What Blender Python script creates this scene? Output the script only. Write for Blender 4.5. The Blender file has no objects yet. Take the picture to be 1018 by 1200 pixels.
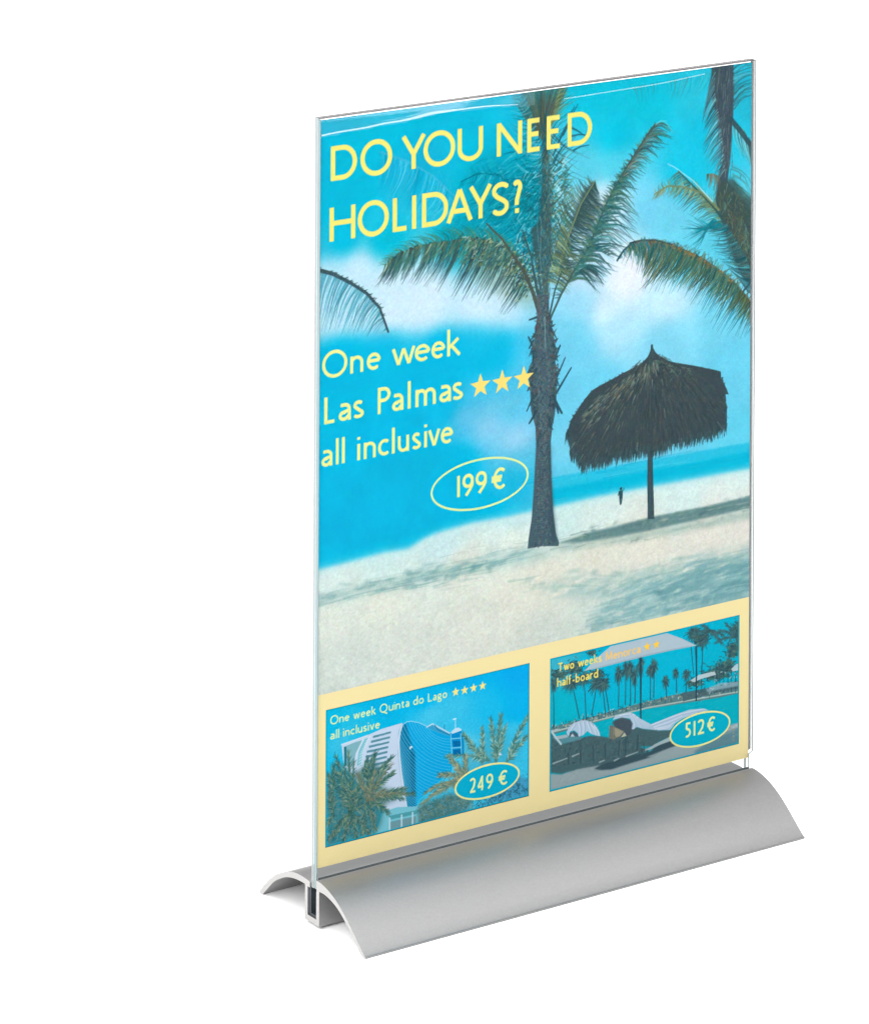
import bpy, bmesh, math
import numpy as np
from mathutils import Vector

SC=bpy.context.scene
WORLD,OVER,FRONT,LEFT,LOW=.56,2.85,6.5,10.5,11.0
ALU,ALUR=(.268,.267,.269),.39
FIOR,EDGET,EDGEB=1.05,(.25,.285,.295),.72
VEIL,LIGHT=.004,2.33
MM=0.001
# ---------------------------------------------------------------- camera
# a view camera: level optical axis, lens shifted down onto the stand so that uprights stay upright
cam_d=bpy.data.cameras.new('camera');cam=bpy.data.objects.new('camera',cam_d);SC.collection.objects.link(cam)
cam.location=(-0.84060,-1.46508,0.65921)
cam.rotation_euler=(1.570083,-0.004996,-0.651074)
cam_d.sensor_fit='VERTICAL';cam_d.sensor_height=36;cam_d.sensor_width=36
cam_d.lens=148.4537
cam_d.shift_x=-0.42948;cam_d.shift_y=-1.21219
cam_d.clip_start=.05;cam_d.clip_end=60
SC.camera=cam
# ---------------------------------------------------------------- studio light
world=bpy.data.worlds.new('World');SC.world=world;world.use_nodes=True
bg=world.node_tree.nodes['Background'];bg.inputs[0].default_value=(1,1,1,1);bg.inputs[1].default_value=WORLD
def softbox(name,loc,target,sx,sy,radiance,col=(1,1,1)):
    d=bpy.data.lights.new(name,'AREA');d.shape='RECTANGLE';d.size=sx;d.size_y=sy
    d.energy=radiance*math.pi*sx*sy;d.color=col          # W = radiance * pi * area
    o=bpy.data.objects.new(name,d);SC.collection.objects.link(o);o.location=loc
    o.rotation_euler=(Vector(target)-Vector(loc)).to_track_quat('-Z','Y').to_euler();return o
softbox('overhead_softbox',(-1.35,.6,3.0),(-1.35,.6,0),5.6,6.5,OVER,(1,.995,.985))
softbox('front_softbox',(1.70,-2.2,.86),(.05,0,.31),1.1,1.15,FRONT)
softbox('low_highlight_fill',(.37,-.34,.39),(.03,-.035,.01),.2,.2,LOW,(1,.985,.975))  # added out of view to put a highlight on the lower front wing
softbox('left_softbox',(-.52,-.42,.36),(.02,-.02,.08),.36,.36,LEFT)
SC.view_settings.view_transform='Standard';SC.view_settings.look='None';SC.view_settings.exposure=0;SC.view_settings.gamma=1
SC.render.film_transparent=False
SC.cycles.max_bounces=14;SC.cycles.transparent_max_bounces=24;SC.cycles.glossy_bounces=6;SC.cycles.diffuse_bounces=5
SC.cycles.use_denoising=True;SC.cycles.sample_clamp_indirect=4;SC.cycles.sample_clamp_direct=12;SC.cycles.blur_glossy=.6;SC.cycles.filter_width=1.3 if hasattr(SC.cycles,'filter_width') else 1.5

# ---------------------------------------------------------------- helpers
def link(name,me,mats=(),parent=None):
    o=bpy.data.objects.new(name,me);SC.collection.objects.link(o)
    for m in mats: me.materials.append(m)
    if parent is not None: o.parent=parent
    return o
def thing(name,label,cat,loc=(0,0,0)):
    o=bpy.data.objects.new(name,None);SC.collection.objects.link(o);o.location=loc;o.empty_display_size=.02
    o['label']=label;o['category']=cat;return o
def spline(pts,n=4):
    """Catmull-Rom through the points"""
    P=[np.array(p,float) for p in pts];out=[]
    for i in range(len(P)-1):
        a=P[max(0,i-1)];b=P[i];c=P[i+1];d=P[min(len(P)-1,i+2)]
        for k in range(n):
            t=k/n;out.append(tuple(.5*((2*b)+(-a+c)*t+(2*a-5*b+4*c-d)*t*t+(-a+3*b-3*c+d)*t**3)))
    out.append(tuple(P[-1]));return out
def extrude_profile(name,prof,x0,x1,mats,parent,sharp=28):
    """closed (y,z) outline in mm extruded along x; end cuts take the second material"""
    bm=bmesh.new();nx=1
    A=[bm.verts.new((x0*MM,y*MM,z*MM)) for y,z in prof];B=[bm.verts.new((x1*MM,y*MM,z*MM)) for y,z in prof]
    n=len(prof)
    for i in range(n):
        f=bm.faces.new((A[i],B[i],B[(i+1)%n],A[(i+1)%n]));f.smooth=True
    for c in (A,list(reversed(B))):
        f=bm.faces.new(c);f.material_index=1
    bmesh.ops.recalc_face_normals(bm,faces=bm.faces[:])
    bmesh.ops.triangulate(bm,faces=[f for f in bm.faces if f.material_index==1])
    me=bpy.data.meshes.new(name);bm.to_mesh(me);bm.free();me.set_sharp_from_angle(angle=math.radians(sharp))
    return link(name,me,mats,parent)
# ---------------------------------------------------------------- materials
def mat(name):
    m=bpy.data.materials.new(name);m.use_nodes=True;nt=m.node_tree;nt.nodes.clear();o=nt.nodes.new('ShaderNodeOutputMaterial');return m,nt,o
def N(nt,t,**k):
    n=nt.nodes.new(t)
    for a,b in k.items(): setattr(n,a,b)
    return n
def aluminium(name,base,rough,grain,metal=1.0):
    m,nt,o=mat(name);p=N(nt,'ShaderNodeBsdfPrincipled');L_=nt.links.new
    p.inputs['Metallic'].default_value=metal
    tc=N(nt,'ShaderNodeTexCoord');n1=N(nt,'ShaderNodeTexNoise');n1.inputs['Scale'].default_value=2600;n1.inputs['Detail'].default_value=2
    n2=N(nt,'ShaderNodeTexNoise');n2.inputs['Scale'].default_value=900;n2.inputs['Detail'].default_value=3
    L_(tc.outputs['Object'],n1.inputs['Vector']);L_(tc.outputs['Object'],n2.inputs['Vector'])
    cr=N(nt,'ShaderNodeValToRGB');cr.color_ramp.elements[0].position=.3;cr.color_ramp.elements[1].position=.7
    cr.color_ramp.elements[0].color=(*[c*(1-grain) for c in base],1);cr.color_ramp.elements[1].color=(*[min(1,c*(1+grain)) for c in base],1)
    mx=N(nt,'ShaderNodeMath',operation='ADD');mx.inputs[1].default_value=0
    h2=N(nt,'ShaderNodeMath',operation='MULTIPLY_ADD');h2.inputs[1].default_value=.5;h2.inputs[2].default_value=0
    L_(n2.outputs['Fac'],h2.inputs[0]);h1=N(nt,'ShaderNodeMath',operation='MULTIPLY_ADD');h1.inputs[1].default_value=.5
    L_(n1.outputs['Fac'],h1.inputs[0]);L_(h2.outputs[0],h1.inputs[2]);L_(h1.outputs[0],cr.inputs['Fac'])
    L_(cr.outputs['Color'],p.inputs['Base Color'])
    rr=N(nt,'ShaderNodeMath',operation='MULTIPLY_ADD');rr.inputs[1].default_value=.14;rr.inputs[2].default_value=rough-.07
    L_(n2.outputs['Fac'],rr.inputs[0]);L_(rr.outputs[0],p.inputs['Roughness'])
    bu=N(nt,'ShaderNodeBump');bu.inputs['Strength'].default_value=.12;bu.inputs['Distance'].default_value=.00003
    L_(n1.outputs['Fac'],bu.inputs['Height']);L_(bu.outputs[0],p.inputs['Normal']);L_(p.outputs[0],o.inputs[0]);return m
def clear(name,tint,ior,rough=0.0,body=0.0,bodycol=(.8,.85,.85)):
    m,nt,o=mat(name);L_=nt.links.new
    tr=N(nt,'ShaderNodeBsdfTransparent');tr.inputs[0].default_value=(*tint,1)
    gl=N(nt,'ShaderNodeBsdfGlossy');gl.inputs['Roughness'].default_value=rough
    fr=N(nt,'ShaderNodeFresnel');fr.inputs['IOR'].default_value=ior
    mx=N(nt,'ShaderNodeMixShader');src=tr.outputs[0]
    if body:
        df=N(nt,'ShaderNodeBsdfDiffuse');df.inputs[0].default_value=(*bodycol,1)
        m2=N(nt,'ShaderNodeMixShader');m2.inputs[0].default_value=body;L_(tr.outputs[0],m2.inputs[1]);L_(df.outputs[0],m2.inputs[2]);src=m2.outputs[0]
    # the same reflectance from inside the sheet as from outside
    ge=N(nt,'ShaderNodeNewGeometry');iv=N(nt,'ShaderNodeMath',operation='SUBTRACT');iv.inputs[0].default_value=1;L_(ge.outputs['Backfacing'],iv.inputs[1])
    ml=N(nt,'ShaderNodeMath',operation='MULTIPLY');L_(fr.outputs[0],ml.inputs[0]);L_(iv.outputs[0],ml.inputs[1])
    L_(ml.outputs[0],mx.inputs[0]);L_(src,mx.inputs[1]);L_(gl.outputs[0],mx.inputs[2]);L_(mx.outputs[0],o.inputs[0]);return m
def plain(name,col,rough=.5,spec=.5,noise=0,scale=400):
    m,nt,o=mat(name);p=N(nt,'ShaderNodeBsdfPrincipled');L_=nt.links.new
    p.inputs['Roughness'].default_value=rough;p.inputs['Specular IOR Level'].default_value=spec
    tc=N(nt,'ShaderNodeTexCoord');n=N(nt,'ShaderNodeTexNoise');n.inputs['Scale'].default_value=scale;n.inputs['Detail'].default_value=3
    L_(tc.outputs['Object'],n.inputs['Vector']);cr=N(nt,'ShaderNodeValToRGB')
    cr.color_ramp.elements[0].position=.3;cr.color_ramp.elements[1].position=.7
    cr.color_ramp.elements[0].color=(*[c*(1-noise) for c in col],1);cr.color_ramp.elements[1].color=(*[min(1,c*(1+noise)) for c in col],1)
    L_(n.outputs['Fac'],cr.inputs['Fac']);L_(cr.outputs[0],p.inputs['Base Color']);L_(p.outputs[0],o.inputs[0]);return m
def inked(name):
    """coated paper: the colour is the ink laid on each point of the sheet"""
    m,nt,o=mat(name);p=N(nt,'ShaderNodeBsdfDiffuse');a=N(nt,'ShaderNodeAttribute');a.attribute_name='ink'
    nt.links.new(a.outputs['Color'],p.inputs['Color'])
    nt.links.new(p.outputs[0],o.inputs[0]);return m
M_ALU=aluminium('satin_anodised_aluminium',ALU,ALUR,.07,.72)
M_CUT=aluminium('sawn_aluminium_end',(.36,.355,.35),.5,.06,.45)
M_RUB=plain('dark_rubber',(.018,.026,.032),.45,.5,.3)
M_FACE=clear('clear_acrylic',(.985,.99,.99),FIOR)
M_INNER=clear('clear_acrylic_inner_face',(.99,.995,.995),1.05)
M_EDGE=clear('polished_acrylic_edge',EDGET,1.49,.12,EDGEB,(.285,.31,.31))
M_SIDE=clear('acrylic_side_cyan_lit',(.26,.42,.45),1.3,.1,.5,(.30,.44,.46))  # cyan tint stands in for poster colour lighting up the left edge
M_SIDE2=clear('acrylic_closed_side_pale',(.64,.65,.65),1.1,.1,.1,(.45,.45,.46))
M_TOP=clear('acrylic_top_dark_reflection',(.36,.35,.36),1.2,.2,.6,(.17,.16,.165))  # dark grey stands in for the dark reflection along the top
M_FOLD=clear('acrylic_fold_strip',(.985,.99,.99),1.45,.10)
M_BEAD=clear('acrylic_milky_highlight',(.97,.98,.98),1.49,.05,.24,(.85,.87,.88))  # white body colour imitates the bright reflection along the fold
M_FAINT=clear('acrylic_faint_highlight',(.985,.99,.99),1.1,.1,.10,(.85,.87,.88))  # weaker white body for the dim right part of that highlight
M_PAPER=plain('white_paper_back',(.72,.72,.70),.7,.2,.02)
M_FLOOR=plain('white_table_sheet',(.965,.965,.965),.9,.05,.004,30)
M_INK=inked('printed_ink')

# ---------------------------------------------------------------- the white surface it stands on
bm=bmesh.new();bmesh.ops.create_grid(bm,x_segments=4,y_segments=4,size=9)
me=bpy.data.meshes.new('white_tabletop');bm.to_mesh(me);bm.free()
o=link('white_tabletop',me,[M_FLOOR]);o.location=(0,1,-.00005);o['kind']='structure'

# ---------------------------------------------------------------- aluminium foot
BL=211.9
stand=thing('display_stand','clear acrylic sign holder slotted upright into a silver arched aluminium base on white','sign holder')
front_out=spline([(-2.5,18.95),(-3.3,19.0),(-4.5,19.0),(-8,18.6),(-13,17.45),(-17,16.05),(-21,14.15),(-25,11.75),(-29,9.0),(-33,6.0),(-36.8,3.1),(-39.9,1.0),(-40.9,.75)])
front_in=spline([(-39.4,.0),(-36.2,1.6),(-31.5,5.0),(-27.4,8.0),(-23.3,10.6),(-19.0,12.9),(-14,14.5),(-9,15.3),(-4.6,15.2)])
extrude_profile('front_wing',front_out+[(-40.3,0)]+front_in+[(-4.6,14.6),(-2.5,14.6)],0,BL,[M_ALU,M_CUT],stand)
back_out=spline([(2.8,16.6),(3.6,17.0),(6.4,17.2),(12.5,17.15),(17,16.5),(20.5,15.5),(27.3,12.8),(32.8,9.8),(38.2,5.6),(42,2.0),(43.2,.8)])
back_in=spline([(41.0,.0),(36.6,3.9),(31.4,8.2),(25.9,11.2),(20.5,13.3),(13.8,14.6),(7.4,14.9),(6.6,14.75)])
extrude_profile('back_wing',back_out+[(43.2,0)]+back_in+[(6.6,14.6),(2.8,14.6)],0,BL,[M_ALU,M_CUT],stand)
extrude_profile('slot_channel',[(-4.6,14.6),(-4.6,1.2),(6.6,1.2),(6.6,14.6),(4.5,14.6),(4.5,3.4),(-2.3,3.4),(-2.3,14.6)],0,BL,[M_ALU,M_CUT],stand)
extrude_profile('rubber_gasket',[(-2.25,14.55),(-2.25,3.45),(4.45,3.45),(4.45,14.55),(2.75,14.55),(2.75,4.4),(-1.5,4.4),(-1.5,14.55)],.6,BL-.6,[M_RUB,M_RUB],stand)

extrude_profile('slot_gap_shade',[(-2.46,19.0),(-2.46,14.9),(-1.46,14.9),(-1.46,19.35)],1.4,BL-1.4,[M_RUB,M_RUB],stand)  # added dark strip standing in for shade in the gap before the panel
# ---------------------------------------------------------------- acrylic pocket
PX0,PX1,PXN,PZ0,PZ1,ZN=.6,213.2,211.3,4.6,320.7,25.6
CREASE=[(-1.50,314.70),(0.90,313.94),(9.44,314.47),(20.77,314.74),(29.82,315.37),(39.33,315.62),(45.70,316.17),(52.10,316.86),(58.54,316.94),(64.60,316.88),(77.45,316.70),(86.22,316.14),(92.82,315.58),(102.76,315.51),(115.29,315.36),(124.80,315.43),(140.68,315.78),(163.05,316.23),(178.30,317.18),(186.20,317.73),(195.04,317.51),(212.42,317.21)]
def crease_z(x):
    return float(np.interp(x,[c[0] for c in CREASE],[c[1] for c in CREASE]))
ZL=14.8;PXL=3.0
def outline(): return [(PXL,PZ0),(PXN,PZ0),(PXN,ZN-1.0),(PXN+.25,ZN-.3),(PX1-.3,ZN),(PX1,ZN+.3),(PX1,PZ1),(PX0,PZ1),(PX0,ZL),(PXL,ZL-.2)]
panel=bpy.data.objects.new('acrylic_pocket',None)
SC.collection.objects.link(panel);panel.parent=stand;panel.empty_display_size=.01
def sheet(name,y0,y1,front,back,bend=False):
    bm=bmesh.new();ol=outline()
    if not bend:
        A=[bm.verts.new((x*MM,y0*MM,z*MM)) for x,z in ol];B=[bm.verts.new((x*MM,y1*MM,z*MM)) for x,z in ol]
        bm.faces.new(A).material_index=0;bm.faces.new(B[::-1]).material_index=1
        n=len(ol)
        for i in range(n):
            f=bm.faces.new((A[(i+1)%n],A[i],B[i],B[(i+1)%n]));f.material_index=3 if i==6 else 2
    else:
        # the upper strip of the front skin is drawn back slightly where the sheet was hot-folded
        xs=list(np.linspace(PX0,PX1,96));zs=[PZ0,ZL,ZL+.2,ZN-1,ZN,290.0]+list(np.linspace(305,PZ1,26))
        def dy(x,z):
            zc=crease_z(x);s=np.interp(x,[0,30,60,85,100,213],[1.0,1.0,.9,.45,.0,.0])
            t=max(0,(z-zc)/(PZ1-zc));w=.10*math.exp(-((z-zc)/.8)**2)*s
            return .50*s*t**1.6-w
        G=[]
        for z in zs:
            row=[]
            for x in xs:
                xx=min(x,PXN) if z<ZN else x
                if z<=ZL: xx=max(xx,PXL)
                row.append(bm.verts.new((xx*MM,(y0+dy(x,z))*MM,z*MM)))
            G.append(row)
        for j in range(len(zs)-1):
            for i in range(len(xs)-1):
                f=bm.faces.new((G[j][i],G[j][i+1],G[j+1][i+1],G[j+1][i]));f.smooth=True;f.material_index=4 if zs[j]>crease_z(xs[i])-1.2 and xs[i]<101 else 0
        # back skin and edges
        Bq=[[bm.verts.new((v.co.x,y1*MM,v.co.z)) for v in row] for row in (G[0],G[1],G[2],G[3],G[4],G[-1])]
        for j in range(5):
            for i in range(len(xs)-1): bm.faces.new((Bq[j+1][i],Bq[j+1][i+1],Bq[j][i+1],Bq[j][i])).material_index=1
        for i in range(len(xs)-1):
            bm.faces.new((G[0][i+1],G[0][i],Bq[0][i],Bq[0][i+1])).material_index=2
            bm.faces.new((G[-1][i],G[-1][i+1],Bq[5][i+1],Bq[5][i])).material_index=3
        for k,(i) in enumerate((0,len(xs)-1)):
            fr=[row[i] for row in G];bk=[b[i] for b in Bq]
            for (a,b_),(c,d) in zip(((0,1),(1,2),(2,3),(3,4),(4,len(zs)-1)),((0,1),(1,2),(2,3),(3,4),(4,5))):
                f=bm.faces.new(fr[a:b_+1]+[bk[d],bk[c]]);f.material_index=2
    bmesh.ops.recalc_face_normals(bm,faces=bm.faces[:])
    me=bpy.data.meshes.new(name);bm.to_mesh(me);bm.free()
    me.set_sharp_from_angle(angle=math.radians(50))
    return link(name,me,[front,back,M_EDGE,M_TOP,M_FOLD],panel)
sheet('front_sheet',-1.43,-.45,M_FACE,M_INNER,True)
sheet('back_sheet',.7,2.6,M_INNER,M_FACE)
def slab(name,u0,u1,v0,v1,y0,y1,m,parent):
    bm=bmesh.new();bmesh.ops.create_cube(bm,size=1)
    for v in bm.verts: v.co=Vector(((u0+(v.co.x+.5)*(u1-u0))*MM,(y0+(v.co.y+.5)*(y1-y0))*MM,(v0+(v.co.z+.5)*(v1-v0))*MM))
    me=bpy.data.meshes.new(name);bm.to_mesh(me);bm.free();return link(name,me,[m],parent)
slab('closed_side',PX0+.05,1.45,ZL+.3,PZ1-.3,-.44,.69,M_SIDE,panel)
slab('closed_side',211.65,PX1-.1,ZN+.6,PZ1-.3,-.44,.69,M_SIDE2,panel)
slab('top_reflection_strip',PX0+.1,PX1-.1,PZ1-.48,PZ1-.02,-.40,.68,M_TOP,panel)  # added dark strip imitating the internal reflection below the top edge
# raised crease added with milky body to imitate the fold's highlight, brightest at left
def highlight_bead(name,pts,wf,hf,m):
    bm=bmesh.new();P=spline([(a,b) for a,b in pts],6);rows=[];n=len(P)
    for i,(x,z) in enumerate(P):
        a=np.array(P[max(0,i-1)]);b=np.array(P[min(n-1,i+1)]);d=(b-a)/np.hypot(*(b-a));nr=np.array([-d[1],d[0]])
        t=i/(n-1);w=wf(t);h_=hf(t);yb=-1.43-.02
        rows.append([bm.verts.new(((x+nr[0]*w*math.cos(q))*MM,(yb-h_*math.sin(q))*MM,(z+nr[1]*w*math.cos(q))*MM)) for q in np.linspace(0,math.pi,9)])
    for i in range(n-1):
        for k in range(8):
            f=bm.faces.new((rows[i][k],rows[i][k+1],rows[i+1][k+1],rows[i+1][k]));f.smooth=True
    bmesh.ops.recalc_face_normals(bm,faces=bm.faces[:])
    me=bpy.data.meshes.new(name);bm.to_mesh(me);bm.free()
    return link(name,me,[m],panel)
CB=CREASE[1:13];CF=CREASE[14:20]
highlight_bead('fold_highlight_bead',CB,lambda t:.34+.34*math.exp(-((t-.55)/.18)**2)-.2*t**4,lambda t:.55-.25*t**3,M_BEAD)
highlight_bead('fold_highlight_bead',CF,lambda t:.30,lambda t:.12,M_FAINT)

# ---------------------------------------------------------------- the printed sheet
# ---------------------------------------------------------------- print artwork (ink colours by position, millimetres on the sheet)
RES=0.2; AW,AH=1050,1485
def hexc(*c): return np.array(c,np.float32)/255.0
def smooth_noise(h,w,cell,rng,octv=1):
    out=np.zeros((h,w),np.float32);amp=1.0;tot=0
    for k in range(octv):
        gh,gw=int(h/cell)+3,int(w/cell)+3
        g=rng.random((gh,gw),dtype=np.float32)*2-1
        y=np.arange(h)/cell;x=np.arange(w)/cell
        yi=y.astype(int);xi=x.astype(int);fy=(y-yi)[:,None];fx=(x-xi)[None,:]
        fy=fy*fy*(3-2*fy);fx=fx*fx*(3-2*fx)
        a=g[yi][:,xi];b=g[yi][:,xi+1];c=g[yi+1][:,xi];d=g[yi+1][:,xi+1]
        out+=amp*((a*(1-fx)+b*fx)*(1-fy)+(c*(1-fx)+d*fx)*fy);tot+=amp
        amp*=.55;cell=max(1.0,cell/2)
    return out/tot
def blur(m,r):
    r=int(r)
    if r<1: return m
    for _ in range(2):
        for ax in (0,1):
            p=np.pad(m,[(r+1,r) if a==ax else (0,0) for a in (0,1)],mode='edge')
            c=np.cumsum(p,axis=ax,dtype=np.float64)
            n=m.shape[ax]
            m=((np.take(c,np.arange(2*r+1,2*r+1+n),ax)-np.take(c,np.arange(0,n),ax))/(2*r+1)).astype(np.float32)
    return m
def to_px(p): p=np.asarray(p,float); return np.stack([p[...,0]/RES,(297-p[...,1])/RES],-1)
class Art:
    def __init__(s):
        s.c=np.zeros((AH,AW,3),np.float32); s.rng=np.random.default_rng(7); s.clip=(0,0,AW,AH)
    def set_clip(s,p=None):
        if p is None: s.clip=(0,0,AW,AH)
        else:
            q=to_px(p);s.clip=(int(q[:,0].min()),int(q[:,1].min()),int(q[:,0].max()),int(q[:,1].max()))
    def box(s,x0,y0,x1,y1):
        a,b,c,d=s.clip
        x0=max(a,int(math.floor(x0)));y0=max(b,int(math.floor(y0)));x1=min(c,int(math.ceil(x1))+1);y1=min(d,int(math.ceil(y1))+1)
        return (x0,y0,x1,y1) if x1>x0 and y1>y0 else None
    def blend(s,bx,al,col):
        x0,y0,x1,y1=bx;v=s.c[y0:y1,x0:x1];v+=(np.asarray(col,np.float32)-v)*al[...,None]
    def stroke(s,pts,w0,w1,col,alpha=1.0,butt=False,ret=False):
        q=to_px(pts);w0=w0/RES/2;w1=w1/RES/2;n=len(q)
        m=max(w0,w1)+1.5
        bx=s.box(q[:,0].min()-m,q[:,1].min()-m,q[:,0].max()+m,q[:,1].max()+m)
        if bx is None: return
        x0,y0,x1,y1=bx
        X=np.arange(x0,x1)[None,:]+.5;Y=np.arange(y0,y1)[:,None]+.5
        sd=np.full((y1-y0,x1-x0),1e9,np.float32)
        seg=np.hypot(*(q[1:]-q[:-1]).T);cum=np.concatenate([[0],np.cumsum(seg)]);L=max(cum[-1],1e-6)
        for i in range(n-1):
            a=q[i];d=q[i+1]-a;l=max(seg[i],1e-6);ux,uy=d/l
            t=(X-a[0])*ux+(Y-a[1])*uy;nn=np.abs((X-a[0])*uy-(Y-a[1])*ux)
            tc=np.clip(t,0,l);hw=w0+(w1-w0)*(cum[i]+tc)/L
            over=np.abs(t-tc)
            if butt:
                if seg[i]<.05: continue
                dd=np.maximum(nn-hw,np.abs(t-l/2)-l/2)
            else: dd=np.hypot(nn,over)-hw
            sd=np.minimum(sd,dd)
            if butt and i>0: sd=np.minimum(sd,np.hypot(X-a[0],Y-a[1])-w0)
        al=np.clip(.5-sd,0,1)*alpha
        if w0<.5 and w1<.5: al=al*1.0
        if ret: return bx,al
        s.blend(bx,al,col)
    def poly(s,pts,col,alpha=1.0,soft=0,tex=None):
        q=to_px(pts);m=soft/RES*2.2+2
        bx=s.box(q[:,0].min()-m,q[:,1].min()-m,q[:,0].max()+m,q[:,1].max()+m)
        if bx is None: return
        x0,y0,x1,y1=bx;acc=np.zeros((y1-y0,x1-x0),np.float32)
        for ox in (.25,.75):
            for oy in (.25,.75):
                X=(np.arange(x0,x1)+ox)[None,:];Y=(np.arange(y0,y1)+oy)[:,None];ins=np.zeros(acc.shape,bool)
                for i in range(len(q)):
                    ax,ay=q[i];bx_,by=q[(i+1)%len(q)]
                    if ay==by: continue
                    ins^=((ay>Y)!=(by>Y))&(X<(bx_-ax)*(Y-ay)/(by-ay)+ax)
                acc+=ins*.25
        if soft: acc=blur(acc,soft/RES)
        if tex is not None: acc=acc*tex[y0:y1,x0:x1]
        s.blend(bx,acc*alpha,col)
    def ellipse(s,c,rx,ry,fill=None,ring=None,w=.8,tilt=0):
        t=np.linspace(0,2*math.pi,65);p=np.stack([c[0]+rx*np.cos(t),c[1]+ry*np.sin(t)+tilt*np.cos(t)],1)
        if fill is not None: s.poly(p[:-1],fill)
        if ring is not None: s.stroke(p,w,w,ring)
    def star(s,c,R,col):
        p=[(c[0]+(R if k%2==0 else R*.40)*math.sin(k*math.pi/5),c[1]+(R if k%2==0 else R*.40)*math.cos(k*math.pi/5)) for k in range(10)]
        s.poly(p,col)
    def frond(s,spine,tips,n,cols,w=.55,alpha=.9,jit=.06,curve=.12,sp=None,spw=(1.0,.4),t0=0.0,t1=1.0):
        """leaflets run from the midrib to the matching place along the tips line"""
        r=s.rng
        for k in range(n):
            t=t0+(t1-t0)*min(1,max(0,(k+r.uniform(-.6,.6))/n))
            a=along(spine,t);b=along(tips,min(1,max(0,t+r.uniform(-jit,jit))))
            b=a+(b-a)*r.uniform(.62,1.08)
            d=b-a;mid=(a+b)/2+np.array([-d[1],d[0]])*curve*r.uniform(.2,1.2)
            col=cols[r.integers(len(cols))]*r.uniform(.85,1.12)
            s.stroke([a,(a+mid)/2+(mid-(a+b)/2)*.3,mid,b],w*r.uniform(.8,1.3),w*.15,np.clip(col,0,1),alpha*r.uniform(.6,1))
        if sp is not None:
            s.stroke([along(spine,t) for t in np.linspace(0,1,14)],spw[0],spw[1],sp,.95)
def along(poly,t):
    p=np.asarray(poly,float);d=np.hypot(*(p[1:]-p[:-1]).T);c=np.concatenate([[0],np.cumsum(d)]);u=t*c[-1]
    i=min(len(d)-1,max(0,int(np.searchsorted(c,u))-1));f=(u-c[i])/max(d[i],1e-9)
    return p[i]+(p[i+1]-p[i])*f
def arc(cx,cy,rx,ry,a0,a1,n=22):
    t=np.radians(np.linspace(a0,a1,n));return [(cx+rx*math.cos(a),cy+ry*math.sin(a)) for a in t]
def L(*p): return list(p)
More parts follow.
